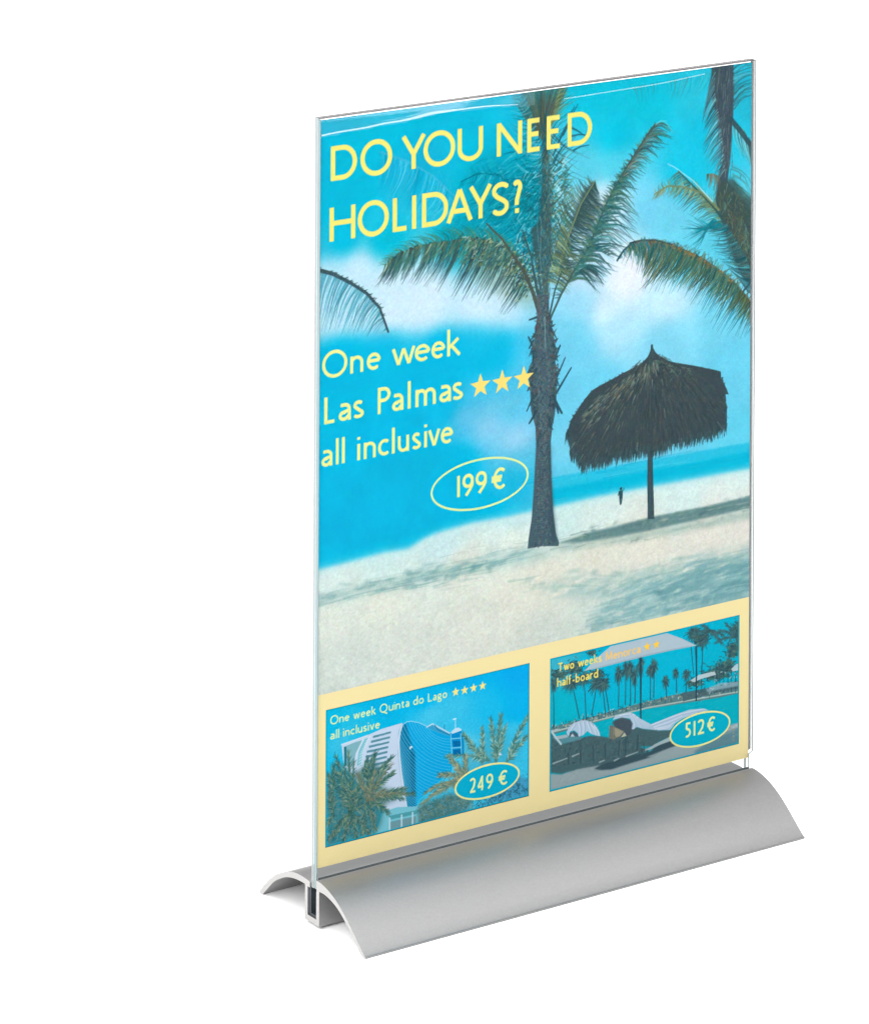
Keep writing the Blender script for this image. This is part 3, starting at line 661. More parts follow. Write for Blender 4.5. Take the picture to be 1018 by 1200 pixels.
    lsp=[(102.44,210.79),(99.05,220.75),(91.54,230.56),(81.62,237.5),(68.53,241.02),(57.2,240.82),(45.95,240.98),(36.39,239.19),(29.28,235.03)]
    ltp=[(99.15,203.54),(92.51,206.62),(85.08,207.71),(77.66,214.36),(62.99,217.17),(49.25,224.67),(37.26,227.4),(25.38,226.69),(22.24,226.46)]
    # feathery upper side of the frond
    A.frond(lsp,[(94.91,219.58),(88.23,232.41),(83.24,241.47),(73.39,246.27),(62,247.79),(51.13,246.48),(41.14,245.07),(32.41,242.14),(25.33,235.58)],150,[hexc(20,130,145),hexc(60,125,110),OL,hexc(40,150,165),hexc(90,120,90)],.55,.7,jit=.04,curve=-.15,t0=.15)
    for grp in range(30):
        t=.14+.86*grp/30+r.uniform(-.012,.012)
        for k in range(6):
            tt=min(1,max(.1,t+r.normal(0,.006)));a=along(lsp,tt)+r.normal(0,.35,2);b=along(ltp,min(1,max(0,tt+r.normal(0,.010))))
            b=a+(b-a)*r.uniform(.6,1.05);d=b-a;mid=(a+b)/2+np.array([-d[1],d[0]])*r.uniform(.02,.13)
            A.stroke([a,(a+mid)/2+(mid-(a+b)/2)*.3,mid,b],r.uniform(.5,.9),.1,[D1,D2,D3,hexc(60,100,104)][r.integers(4)]*r.uniform(.9,1.1),r.uniform(.7,.95))
    A.frond(lsp,[(99.08,215.48),(92.44,218.18),(85.83,220.17),(78.41,226.1),(62.11,229.07),(49.19,234.33),(36.42,234.04),(27.73,230.8),(25.37,228.74)],150,[OL,OL2,BR,LI,D1,hexc(90,110,80),D3],.55,.8,jit=.04,curve=.10,t0=.1)
    for k in range(420):
        t=r.uniform(.1,.55);p=along(lsp,t)+np.array([r.normal(0,2.4),-abs(r.normal(0,5.5))+1.2])
        A.stroke([p,p+np.array([r.uniform(-1.8,-.3),r.uniform(-2,.3)])],.55,.2,[LI,OL2,D3,OL,hexc(190,215,200),D1,hexc(120,190,200),D3][k%8],.75)
    # light shows between the petioles
    for k in range(150):
        p=along([(101.6,211.61),(94.85,230.1),(91.5,236.86)],r.uniform(0,1))+np.array([r.uniform(-.5,5),r.normal(0,2.5)])
        A.stroke([p,p+r.normal(0,1.0,2)],.55,.2,[hexc(130,205,215),D3,hexc(170,220,228),OL,D1][k%5],.7)
    A.stroke([(103.3,205.04),(100.34,213.55),(95.72,223.67),(89.88,231.48),(84.9,238.45),(77.48,245.73)],2.0,.6,hexc(78,86,80),.95)
    A.stroke([(104.12,207.03),(101.57,216.88),(99,229.53),(94.79,240.62)],1.6,.6,hexc(60,84,92),.9)
    # right: dark triangular frond
    tsp=[(111.57,220.04),(116.52,233.47),(123.18,247.42),(130.33,256.42)]
    A.frond(tsp,[(119.98,218.86),(129.2,231.04),(133.41,238.28),(132.48,251.18)],100,[D1,D3,hexc(46,74,80),hexc(70,100,92)],.8,.88,jit=.07,curve=-.12)
    A.frond(tsp,[(106.48,232.01),(109.75,243.89),(114.7,257.7),(127.34,259.28)],80,[D1,D2,hexc(60,110,110),OL],.65,.8,jit=.06)
    A.poly([(118.17,240.31),(124,252.62),(129.9,256.47),(132.49,249.04),(134.22,244.2),(129.99,240.86),(129.17,236.71),(123.24,238.22)],hexc(58,84,84),.7,soft=.8)
    A.frond([(114.04,227.45),(114.78,244.99),(115.49,266.07)],[(123.25,236.8),(121.47,251.18),(118.03,263.63)],40,[D2,hexc(60,120,122),OL],.55,.7)
    A.stroke(tsp,.9,.5,hexc(130,150,110),.8)
    A.frond([(107.4,217.81),(111.5,231.33),(113.96,240.87)],[(118.34,210.97),(119.97,220.28),(119.91,230.18)],60,[D2,OL,LI,hexc(60,110,112)],.6,.8,jit=.1)
    # tall thin frond with its drooping leaflets
    rsp=[(106.68,197.51),(109.15,203.48),(113.59,211.3),(121.22,221.87),(127.35,229.34),(131.96,238.47),(135.07,244.59),(138.87,250.71),(144.39,257.84),(150.62,265.45),(156.78,272.56),(160.22,276.27)]
    A.frond(rsp,[(127.74,191.9),(125.15,200.43),(131.88,209.03),(136.11,213.04),(141.21,217.3),(149.73,226.1),(153.98,235.53),(149.63,243.97),(153.87,254.86),(160.74,261.87),(170.26,270.76),(169.36,274.82)],170,[D2,hexc(40,100,108),hexc(60,112,104),hexc(110,185,195),D1,hexc(70,104,84)],.9,.82,jit=.025,curve=.25,t0=.22)
    A.frond(rsp,[(106.68,197.51),(106.64,205.26),(109.91,217.46),(112.78,226.92),(118.2,235.36),(124.89,244.37),(131.64,249.15),(137.57,255.5),(143.51,261.87),(150.33,269.59),(157.2,275.19),(160.65,277.65)],130,[D2,D1,OL,hexc(60,110,104)],.8,.8,jit=.02,curve=-.1,t0=.15)
    up=[(138.87,250.71),(144.39,257.84),(150.62,265.45),(156.78,272.56)]
    A.frond(up,[(145.25,257.02),(152.08,265.09),(157.22,271.61),(161.52,277.19)],70,[D1,hexc(80,100,92),BR,D2],.9,.85,jit=.06,curve=.05)
    A.frond(up,[(147.83,256.69),(159,263.52),(165.03,270.67),(170.23,275.08)],40,[hexc(90,120,122),D2,hexc(130,140,125)],.6,.7,jit=.08,curve=.15)
    A.stroke(rsp,1.1,.5,hexc(72,96,92),.95)
    A.frond([(126.67,229.25),(131.77,227.85),(138.18,224.13)],[(135.17,228.8),(142.86,227.76),(142.03,222.88)],14,[D2,hexc(40,100,108)],.8,.85)
    A.frond([(122.5,219.92),(127.56,222.05)],[(131.88,209.03),(138.65,216.95)],18,[D1,hexc(40,100,108)],.8,.85)
    A.stroke([(106.69,196.1),(108.31,204.31),(110.77,213.82),(114.08,221.1)],1.2,.5,hexc(62,86,90),.95)
    # trunk body
    tr=[(102,213.31),(107.85,212.47),(107.9,202.96),(109.19,197.14),(110.47,192.72),(110.93,185.61),(112.23,178.36),(111.86,170.67),(111.07,162.69),(109.84,157.6),(109.05,150.69),(109.55,136.52),(110.47,122.27),(111.78,113.23),(113.48,109.05),(113.07,107.72),(105.53,109.07),(98.04,109.36),(98.44,113.15),(100.04,121.99),(101.2,137.94),(101.95,151.86),(101.49,158.96),(99.37,165.62),(98.91,173.41),(98.46,180.5),(100.08,187.26),(100.87,194.16),(102.06,203.82)]
    A.poly(tr,hexc(76,100,110),1)
    A.poly([(107.37,150.96),(109.05,150.69),(109.55,136.52),(110.89,122.2),(112.63,109.91),(109.29,109.8),(107.96,122.71),(107.46,136.88)],hexc(60,80,92),.6,soft=.8)
    A.set_clip([(96.09,301.42),(113.91,106.51)])
    for k in range(900):
        t=r.uniform(0,1);p=along([(104.92,212.89),(105.53,109.07)],t);hw=2.4+1.6*abs(math.sin(t*3.1))*(t<.5)+3.5*max(0,t-.55)
        p=p+np.array([r.uniform(-1,1)*hw,0])
        A.stroke([p,p+np.array([r.uniform(-.9,.9),r.uniform(-1.2,-.2)])],.55,.25,[hexc(110,134,138),hexc(48,66,80),hexc(106,86,90),hexc(60,96,112),hexc(96,118,116)][k%5],.55)
    for k in range(46):
        v=along([(105.25,156.59),(105.53,109.07)],k/46)[1];c=(105.37,137.23)[0];hw=3.7+2.9*(k/46)**1.6
        A.stroke([(c-hw,v+.5),(c,v-.3+r.uniform(-.2,.2)),(c+hw,v+.4)],.35,.3,hexc(56,76,88),.35)
    A.set_clip()
    for sx in ((111.4,176.73,115.97,185.19,0.9),(111.85,171.37,118.94,180.5,1.1),(110.11,183.97,113.42,190.52,1.3),(110.61,168.75,114.42,162.5,1.6),(99.76,170.47,97.3,165.95,0.9),(100.63,163.31,98.57,160.83,1.3),(101.31,189.89,97.95,196.36,1.2),(101.64,203.88,98.32,203.32,1.1),(98.86,183.24,96.39,178.71,1.2),(100.04,194.29,98.39,191.73,1.2),(111.04,167.98,112.74,162.77,1.3),(99.31,176.86,97.66,174.31,1),(100.85,196.98,98.79,194.48,0.8),(108.36,195.86,109.59,201.31,0.9),):
        A.stroke([sx[:2],sx[2:4]],sx[4],sx[4]*.6,hexc(52,84,98),.95)
    for k in range(260):
        t=r.uniform(0,1);s_=1 if k%2 else -1;cx=along([(105.4,203.33),(105.69,154.06)],t);hw=(2.6+4.2*math.sin(min(1,t*1.15)*3.05)**.8 if t<.97 else 2.6)
        p=cx+np.array([s_*hw*r.uniform(.5,1.0),0]);d=np.array([s_*r.uniform(.1,2.0),r.uniform(-3.4,1.6)])
        A.stroke([p,p+d*.6,p+d],1.0,.2,[hexc(58,84,94),hexc(70,92,98),hexc(50,74,86),hexc(88,84,86),hexc(84,108,112)][k%5],.85)
    A.stroke([(105.81,203.27),(106.31,190.53)],.8,.4,hexc(130,170,176),.6);A.stroke([(102.85,211.43),(102.93,197.37)],.8,.5,hexc(104,92,92),.6)
    # ---- palm on the right
    A.frond([(191.2,295.03),(174.48,294.01),(152.77,293.59),(147.62,292.75)],[(183.31,285.8),(172.35,284.9),(161.47,284.72),(150.67,285.26)],50,[hexc(60,140,150),hexc(30,160,180),hexc(100,130,110)],.7,.35,curve=.1)
    A.poly([(188.96,298.9),(200.49,299.08),(201,288.12),(200.63,277.27),(199.8,266.47),(198.98,255.68),(197.69,247.86),(204.87,239.67),(212.08,232.17),(212.29,197.5),(204.17,207.75),(199.64,219.28),(195.14,230.05),(191.53,239.95),(193.23,250.96),(194.97,256.9),(193.56,270.85),(189.5,283.64)],hexc(68,82,92),.97,soft=.3)
    hsp=[(191.18,297.2),(190.36,287.52),(193.09,274.53),(194.93,263.43),(196.33,252.38)]
    A.frond(hsp,[(185.95,285.49),(184.27,271.96),(185.22,261.73),(187.9,254.89),(192.37,247.81)],110,[hexc(60,88,98),D1,hexc(90,120,125),hexc(120,190,205),hexc(60,84,92)],.6,.85,jit=.05,curve=-.06)
    for k in range(170):
        p=along([(195.61,297.44),(196.77,252.33)],r.uniform(0,1))+np.array([r.uniform(-4,3.6),0])
        A.stroke([p,p+np.array([r.uniform(-1.2,.2),-r.uniform(2,6)])],.4,.15,[hexc(96,112,118),hexc(50,64,74),hexc(84,92,96),hexc(110,130,128)][k%4],.5)
    A.frond([(200.51,295.45),(201.07,277.22)],[(214.37,296.83),(214.45,283.68)],26,[hexc(60,120,130),hexc(50,100,112),hexc(100,190,205)],.8,.8,curve=.15)
    A.frond([(200.21,272.96),(205.58,268.68),(214.62,256.65)],[(204.76,257.87),(213.77,248),(215.65,235.35)],50,[hexc(60,100,105),hexc(70,110,110),hexc(120,195,205)],.6,.8,curve=-.08)
    A.stroke([(199.31,273.79),(203.8,268.9),(208.3,263.26),(214.62,256.65)],2.4,2.0,hexc(56,82,92),.9)
    A.frond([(199.42,255.62),(202.18,240.74),(215.78,213.42)],[(214.73,238.39),(215.7,227.31),(215.81,209.77)],44,[hexc(60,100,100),hexc(80,115,100),hexc(100,180,190)],.6,.7)
    A.poly([(193.25,247.7),(200.35,248.97),(206.64,241.62),(212.04,237.28),(212.25,202.97),(202.36,211.64),(196.95,223.28),(193.33,234.64),(190.65,238.61)],hexc(64,84,80),.8,soft=.8)
    for k in range(260):
        p=along([(196.82,244.34),(208.6,214.42)],r.uniform(0,1))+r.normal(0,3.2,2)
        A.stroke([p,p+np.array([r.uniform(-2.5,2.5),-r.uniform(1,4)])],.5,.2,[OL,BR,D3,hexc(96,110,92),hexc(60,96,98),hexc(110,150,140)][k%6],.6)
    # two near fronds of its crown
    f1=[(196.91,229.81),(190.66,237.53),(184.44,243.76),(177.37,250.44),(172.09,255.43)]
    A.frond(f1,[(186.29,229.78),(177.46,236.73),(170.44,239.81),(168.67,244.36),(166.89,251.05)],70,[hexc(50,110,118),D2,hexc(70,130,128),OL],.6,.8,curve=-.15)
    f2=[(193.33,236.09),(184.44,244.48),(174.76,248.25),(166.9,249.62),(159.97,246.92)]
    A.frond(f2,[(188.02,235.34),(177.43,241.78),(168.67,244.36),(162.58,245.15),(158.25,244.28)],60,[OL2,hexc(150,165,125),hexc(110,130,100)],.7,.8)
    A.frond(f2,[(190.63,242.24),(180,251.55),(171.23,254.1),(164.27,252.82),(159.09,249.18)],50,[OL2,hexc(120,150,130),hexc(90,120,104),hexc(140,195,190)],.6,.7)
    A.stroke(f1,1.3,.4,hexc(56,86,88),.9);A.stroke(f2,1.0,.5,hexc(120,135,98),.8)
    A.stroke([(189.76,240.18),(180.01,250.1),(170.34,257.09),(166.84,258.96)],.5,.3,hexc(190,232,238),.8)
    A.frond([(197.82,226.79),(190.69,232.82),(186.3,228.34)],[(177.46,236.73),(173.99,230.71),(180.2,218.33)],40,[hexc(30,130,145),hexc(50,110,118),TE2],.6,.75,curve=.1)
    A.frond([(187.04,251.74),(190.57,251.66),(193.24,249.87)],[(186.18,248.6),(188.85,244.64),(193.28,243.34)],14,[hexc(150,120,90),BR],.8,.8)
    A.frond([(196.91,229.81),(206.81,214.66),(215.9,195.15)],[(186.3,227.61),(191.67,217.47),(205.09,203.99)],90,[hexc(50,110,120),hexc(40,90,100),hexc(70,150,160),D2],.6,.85,curve=.12)
    A.stroke([(206.01,199.49),(209.57,202.62),(213.14,205.03)],1.0,.5,hexc(50,80,86),.9)
    # the big arching frond
    asp=[(215.95,187.11),(210.06,194.53),(206.01,199.12),(200.53,204.74),(195.26,209),(189.7,213.04),(183.72,217.12),(178.22,220.05),(173.17,222.54),(168.27,224.83),(162.69,226.48),(157.7,227.63),(152.31,227.9),(148,227.77),(143.73,224.43),(141.61,221.87)]
    atp=[(212.41,177.42),(207.02,179.68),(200.76,182.07),(194.53,183.73),(190.08,188.01),(185.63,193),(180.33,196.67),(177.67,200.66),(173.28,203.45),(162.82,204.95),(154.15,206.9),(154.1,215.49),(151.06,219.49),(146.75,222.23),(142.89,222.41),(141.19,220.86)]
    A.frond(asp,atp,190,[hexc(40,120,135),hexc(60,110,112),D1,hexc(20,130,155)],.62,.8,jit=.025,curve=.10)
    atm=[(212.38,182.89),(206.09,186.37),(199.82,189.48),(194.47,193.89),(190.02,198.16),(185.58,201.69),(177.65,204.99),(172.38,207.18),(168.88,209.11),(160.19,209.62),(153.28,208.46),(155.81,219.55),(151.48,222.29),(146.74,223.66),(142.89,222.76),(141.19,221.22)]
    A.frond(asp,atm,260,[hexc(78,98,74),hexc(96,112,76),hexc(56,84,76),hexc(124,136,92),hexc(84,92,66),hexc(50,78,80)],.85,.9,jit=.03,curve=.10,t1=.93)
    A.frond(asp,[(215.93,189.67),(213.19,197.37),(207.77,202.88),(202.38,208),(196.12,213.23),(190.79,216.87),(185.47,220.5),(179.3,222.78),(173.15,225.06),(167.9,226.85),(162.68,227.92),(157.48,228.62),(152.3,228.97),(148,228.48),(143.3,225.2),(141.18,222.29)],110,[OL,BR,hexc(120,110,80),D2],.6,.8,curve=.1)
    for k in range(150):
        p=along(asp,r.uniform(.25,.85));A.stroke([p+r.normal(0,.35,2),p+np.array([r.uniform(-2.5,-.5),r.uniform(-1.6,.9)])],.6,.3,[hexc(176,134,84),hexc(150,112,72),hexc(120,104,70)][k%3],.6)
    A.frond([(148,228.12),(157.49,227.55),(168.36,223.92)],[(151.05,221.64),(159.26,219.79),(168.83,217.74)],34,[hexc(70,84,96),hexc(120,110,100),hexc(20,140,180)],.6,.7)
    A.stroke([(148,228.12),(154.03,228.56),(160.95,227.62),(168.79,224.94)],.9,.6,hexc(60,72,78),.8)
    A.stroke([(141.61,221.87),(144.59,225.38),(148.43,227.71)],1.0,.6,hexc(50,90,104),.9)
    for line,dx,dy,n in (([(89.88,231.83),(73.43,238.62),(49.16,239.85),(32.44,236.65)],(-4.2,-1.2),(-9,-3),150),([(119.97,220.28),(131.71,238.5),(144.39,257.84)],(2,6.5),(-5,-1),150),([(206.01,199.12),(189.48,213.07),(168.35,224.64),(151.01,227.71)],(-5,-1.4),(-10,-3),150)):
        for k in range(n):
            a=along(line,r.uniform(0,1))+r.normal(0,1.4,2);d=np.array([r.uniform(*dx),r.uniform(*dy)])
            A.stroke([a,a+d*.5+np.array([.2,.5]),a+d],1.0,.2,[hexc(52,104,104),hexc(84,128,106),hexc(40,88,92),hexc(70,120,116)][k%4],.42)
    # ---- thatched parasol
    Zp=(650,390,4.426)
    A.poly([(157.43,140.72),(159.88,140.32),(160.12,132.18),(160.83,111.81),(161.04,110.48),(157.51,111.1),(157.48,116.45),(157.22,127.82)],hexc(62,82,90),.97)
    um=[(159.33,183.71),(158.56,181.8),(157.11,179.19),(153.22,176.55),(145.46,174.52),(136.78,171.85),(129.11,169.44),(123.41,163.94),(118.68,158.31),(117.28,153.75),(119.21,149.44),(118.95,145.1),(122.58,143.29),(124.03,139.45),(130.25,138.97),(138.9,139.77),(149.55,139.61),(156.36,140.25),(161.26,138.79),(171.08,140.49),(180.97,140.74),(188.92,141.23),(196.92,142.79),(196.87,150.59),(196.03,157.28),(198.84,156.84),(196.81,161.26),(194.78,164.44),(194.56,167.34),(187.75,169.62),(180.78,171.92),(168.9,175.36),(163.96,178.15),(161.01,180.62)]
    A.poly([tuple(q) for q in smooth_loop(um)],hexc(64,78,84),1)
    rim=[(117,153.8),(119.49,149.4),(119.24,144.81),(123.07,141.61),(125.47,138.97),(132.17,139.13),(139.87,139.77),(149.55,139.77),(156.36,140.41),(161.26,138.95),(171.08,140.49),(180.96,140.9),(188.92,141.39),(197.12,142.76),(197.27,150.52),(196.43,157.05)]
    cen=[(157.19,165.02),(157.21,162.6)]
    for k in range(620):
        p=along(rim,r.uniform(0,1))+r.normal(0,.35,2);o=np.array([r.uniform(-.9,.5),-r.uniform(.8,3.6)])
        A.stroke([p+np.array([0,1.2]),p+o],.7,.15,hexc(62,84,90)*r.uniform(.85,1.15),.9)
    top=[(118.68,158.71),(123.41,164.34),(129.11,169.44),(136.78,172.01),(145.46,174.68),(153.22,176.71),(157.11,179.19),(161.01,180.22),(168.9,175.36),(180.78,171.92),(188.75,169.46),(194.57,166.93),(197.32,159.54)]
    for k in range(120):
        p=along(top,r.uniform(0,1));A.stroke([p-np.array([0,.5]),p+np.array([r.uniform(-1.2,.9),r.uniform(-.5,.35)])],.7,.15,hexc(66,84,90),.9)
    A.set_clip([(117.19,191.71),(199.77,124.84)])
    apex=(159.32,181.09)
    for k in range(1500):
        # strands run down and outwards from the apex, brighter on the left shoulder
        t=r.uniform(0,1);b=along(rim,t)
        f=r.uniform(.12,.97);a=np.array(apex)+(b-np.array(apex))*f+np.array([0,r.uniform(0,3)*math.sin(f*3.1)])
        d=(b-np.array(apex));d=d/np.hypot(*d);l=r.uniform(1.5,4.5)
        lit=max(0,(apex[0]-a[0])/40)*(1 if a[1]>apex[1]-30 else .3)
        col=[hexc(52,66,72),hexc(76,92,94),hexc(58,72,78),hexc(86,90,86)][k%4]
        if r.random()<.20*lit+.012: col=[hexc(118,140,128),hexc(150,172,160),hexc(120,118,98),hexc(96,120,104)][k%4]
        A.stroke([a,a+d*l+np.array([0,-.2*l])],.5,.2,col,.5)
    sh=[(125.33,162.03),(132,167.38),(142.57,172.15),(153.23,175.34),(159.06,179.3)]
    for k in range(240):
        a=along(sh,r.uniform(0,1))+np.array([r.uniform(-.5,4),-abs(r.normal(0,4))-.6]);d=a-np.array(apex);d=d/max(np.hypot(*d),1e-3)
        A.stroke([a,a+d*r.uniform(1.2,3.4)],.5,.15,[hexc(110,134,122),hexc(150,178,166),hexc(130,124,104),hexc(82,104,92),hexc(120,112,98)][k%5],.5)
    for k in range(60):
        a=along([(158.09,178.64),(162.99,177.48),(170.88,173.44),(178.8,171.4)],r.uniform(0,1))+np.array([0,-abs(r.normal(0,2.5))]);A.stroke([a,a+np.array([r.uniform(-2,2.6),-r.uniform(.2,1.6)])],.45,.15,hexc(100,124,112),.55)
    A.set_clip()
    A.stroke([(158.65,176.89),(159.33,180.37),(159.22,183.61)],2.6,1.1,hexc(66,84,88),1)
    # printed grain
    A.c*=(1+.04*grain)[...,None]
    for ch in range(3): A.c[...,ch]+=.014*smooth_noise(AH,AW,7,r,2)+.016*smooth_noise(AH,AW,3,r,1)
    # ---- heading and offer
    Y1=hexc(243,233,122)
    paint_text(A,[(272.38,272.38,13.54,[('D',3.73,16.6),('O',18.13,32.87),('Y',37,48.66),('O',47.41,62.39),('U',63.48,75.56),('N',82.11,94.56),('E',96.18,104.03),('E',105.66,113.86),('D',115.66,128.66)],0.15),
     (248.2,248.2,13.45,[('H',4.18,15.99),('O',17.05,31.46),('L',32.45,40.64),('I',42.08,44.27),('D',45.91,59.17),('A',58.28,70.89),('Y',68.9,80.2),('S',80,88.34),('?',90.03,94.58)],0.15)],Y1)
    Y2=hexc(236,238,150)
    paint_text(A,[(194.2,194.2,10.38,[('O',1.11,12.66),('n',13.91,19.94),('e',21.51,28.09),('w',33.04,44.1),('e',43.78,51.03),('e',51.55,58.15),('k',59,65.68)],0.135),
     (175.97,175.97,10.58,[('L',1.64,7.58),('a',8.75,14.44),('s',15.38,20.36),('P',26.07,32.59),('a',33.34,38.7),('l',40.49,42.09),('m',44.2,53.78),('a',55.39,61.04),('s',61.61,66.63)],0.135),
     (159.06,159.06,9.97,[('a',1,6.16),('l',7.48,8.96),('l',10.28,11.65),('i',17.24,18.89),('n',20.34,25.89),('c',26.91,32.17),('l',33.24,34.79),('u',36.06,41.35),('s',42.7,46.94),('i',48.34,49.82),('v',50.14,56.01),('e',56.21,62.11)],0.135),
     (136.27,136.27,8.64,[('1',63.86,65.56),('9',66.54,71.94),('9',72.8,78.23),('€',79.83,87.26)],0.155)],Y2)
    for c in ((74.91,179.9),(85.36,179.8),(95.77,179.79)): A.star(c,5.2,hexc(248,222,122))
    e0,e1,e2,e3=(51.98,139.91),(97.95,139.89),(74.68,149.88),(74.79,130.03)
    A.ellipse(((e0[0]+e1[0])/2,(e2[1]+e3[1])/2),(e1[0]-e0[0])/2,(e2[1]-e3[1])/2,ring=hexc(226,240,160),w=.85)
    return A
def paint_insets(A):
    r=A.rng
    CY=hexc(0,166,196)
    # ================= hotel picture
    i1=((3.59,62.15),(99.22,7.46))
    A.set_clip(i1)
    (xa,ya),(xb,yb)=i1
    A.poly([(xa-1,ya+1),(xb+1,ya+1),(xb+1,yb-1),(xa-1,yb-1)],hexc(10,178,230),1)
    g=base_colours(A,[(4.83,55.89,20,185,225),
 (4.93,38.9,30,185,228),
 (30.27,60.94,0,178,228),
 (50.21,56.92,10,180,232),
 (66.3,64.08,0,172,232),
 (95.01,60.15,0,172,238),
 (95.11,44.37,0,180,238),
 (78.64,44.22,30,188,236),
 (62.33,51.02,60,195,235),
 (52.25,51.33,70,198,236),
 (91.03,34.7,60,195,235),
 (70.53,35.46,80,200,236),
 (96.08,19.63,60,196,236),
 (91.15,13.68,70,200,238),
 (74.57,41.57,50,192,236),
 (10.71,47.88,60,192,228),
 (18.51,51.38,40,188,226)],s2=8)
    p0=to_px([i1[0]])[0].astype(int);p1=to_px([i1[1]])[0].astype(int)
    sl=(slice(max(0,p0[1]),p1[1]),slice(max(0,p0[0]),p1[0]));A.c[sl]=g[sl]
    nn=smooth_noise(AH,AW,2,r,1)
    A.c[sl]*=(1+.05*nn[sl])[...,None]
    # white side block with slot windows
    Wt=hexc(196,214,236)
    A.poly([(10.81,46.98),(22.65,48.28),(29.15,49.44),(38.96,49.94),(37.16,46.22),(37.57,37.95),(39.45,28.74),(40.98,15.49),(30.79,16.14),(26.43,18.97),(11.94,38.33)],Wt)
    A.poly([(11.75,45.85),(16.91,46.65),(20.5,46.84),(17.29,42.2),(16.24,37.42),(11.94,38.02)],hexc(120,176,186),.9)
    A.poly([(12.04,45.79),(13.04,45.71),(13.08,38.09),(12.08,38.3)],hexc(30,110,130),.9)
    A.poly([(20.5,46.84),(23.38,47.5),(21.81,45.01),(20.53,41.52),(19.84,36.66),(17.82,37.09),(18.72,42.84)],hexc(110,190,205),.8)
    for k in range(9):
        y=432+k*33;
        A.poly([tuple(p) for p in (along([(25.18,47.44),(21.97,41.22),(20.59,30.24)],k/9),along([(33.52,47.6),(31.75,39.17),(31.43,30.44)],k/9),along([(33.52,46.85),(31.75,38.23),(31.44,29.5)],k/9),along([(25.19,46.56),(21.98,40.21),(20.6,29.24)],k/9))],hexc(70,132,150),.85)
    for k in range(14):
        t=k/14;a=along([(23.96,47.57),(20.53,41.52),(19.5,32.98)],t);A.stroke([a,a+np.array([-1.4,-.5])],.45,.3,hexc(225,238,246),.8)
    A.stroke([(10.81,46.98),(22.65,48.15)],.5,.5,hexc(215,230,242),.9)
    A.stroke([(20.86,47.08),(17.79,42.09),(16.6,36.72)],.9,.6,hexc(205,222,238),.9)
    # blue glass sail
    gl=[*[(37.52,46.78),(38.75,49.04),(40.79,49.76),(42.98,49.56),(46.65,48.18),(49.97,46.23)],*[(50.27,45.41),(54.98,42.72),(61.38,39.66),(61.9,31.48),(62.14,25.65),(56.43,22.83),(50.42,19.51),(46.43,17.21)],*[(45.38,14.54),(40.99,15.18),(39.85,22.36),(38.35,29.6),(37.21,38.03)]]
    A.poly(gl,hexc(0,166,226),1)
    A.poly([(37.52,46.78),(38.75,48.92),(40.79,49.63),(41.54,45.95),(43.18,40.56),(44.67,36.47),(45.01,27.56),(45.38,14.54),(40.99,15.18),(39.85,22.36),(38.35,29.6),(37.21,38.03)],hexc(20,110,150),.85,soft=.4)
    A.poly([(42.32,38.22),(44.81,36.44),(45.06,19.34),(43.16,18.49)],hexc(0,96,138),.6,soft=.3)
    gm=Art();gm.poly(gl,(1,1,1));gmask=gm.c[...,0].copy();del gm
    keep=A.c.copy()
    s0=[(42.25,49.58),(38.75,48.73),(37.6,46.13),(37.18,43.07),(37.43,37.98),(37.97,32.83),(38.87,27.6),(39.63,22.4),(40.61,17.15)]
    s1=[*[(49.6,46.18)],*[(50.27,45.41),(55.65,42.58),(61.38,39.66),(61.61,35),(61.91,30.32),(62.2,25.64),(62.23,21.02),(59.83,16.91),(54.48,12.31),(47.8,11.46)]]
    q0=[*[(50.63,45.83)],*[(46.75,47.67),(41.91,49.57),(39.51,49.57),(37.98,48.02),(37.28,45.26),(37.39,41.09),(37.9,36.83),(38.65,31.7),(39.4,25.73),(40.05,21.44),(40.56,17.18)]]
    q1=[(60.88,39.12),(61.63,36.88),(61.79,33.5),(61.71,30.17),(61.83,26.8),(59.51,23.95),(57.58,20.18),(55.65,17.25),(52.75,14.96),(48.87,14.97),(45.01,14.56),(42.11,14.35)]
    for k in range(30):
        t=(k+.3)/30;a=along(q0,t);b=along(q1,min(1,t*1.0));d=b-a
        c1=a+np.array([d[0]*.22,d[1]*.55]);c2=a+np.array([d[0]*.60,d[1]*.88]);c=[]
        for q in np.linspace(0,1,15): c.append((1-q)**3*a+3*(1-q)**2*q*c1+3*(1-q)*q*q*c2+q**3*b)
        A.stroke(c,.34,.24,hexc(128,204,238),.62)
    A.c[:]=keep+(A.c-keep)*gmask[...,None]; del keep
    A.stroke([(38.75,49.04),(37.74,46.42),(37.18,42.44),(37.58,36.69),(38.57,28.93),(39.85,21.73),(40.98,15.49)],.7,.7,hexc(215,228,242),.95)
    A.stroke([*[(38.75,49.04),(40.79,49.88),(42.98,49.69),(46.65,48.3),(49.97,46.36)],*[(50.27,45.53)]],.4,.3,hexc(160,215,238),.9)
    A.stroke([(42.68,39.41),(42.53,38.81)],.7,.7,hexc(225,245,250),.9);A.stroke([(43.33,39.4),(43.26,39.03)],.5,.5,hexc(225,245,250),.9)
    # roof plant and lift tower
    A.poly([(50.27,45.7),(52.94,46.7),(61.37,41.11),(61.58,39.62),(54.98,42.83)],hexc(60,160,205),1)
    A.stroke([(50.27,45.87),(52.94,46.59),(61.37,40.94)],.6,.5,hexc(190,222,240),.95)
    A.stroke([(53.95,45.92),(55.64,43.62),(61.38,40.24)],.35,.3,hexc(16,110,160),.9)
    A.poly([(61.17,41.15),(63.06,41.63),(66.43,41.39),(67.95,35.99),(67.85,30.23),(62.1,31.43)],hexc(0,140,205),1)
    for y in (575,640,695): A.stroke([along([(61.44,40.81),(62.31,31.39)],(y-540)/160),along([(66.31,39.8),(66.77,30.46)],(y-545)/160)],.55,.5,hexc(110,205,238),.95)
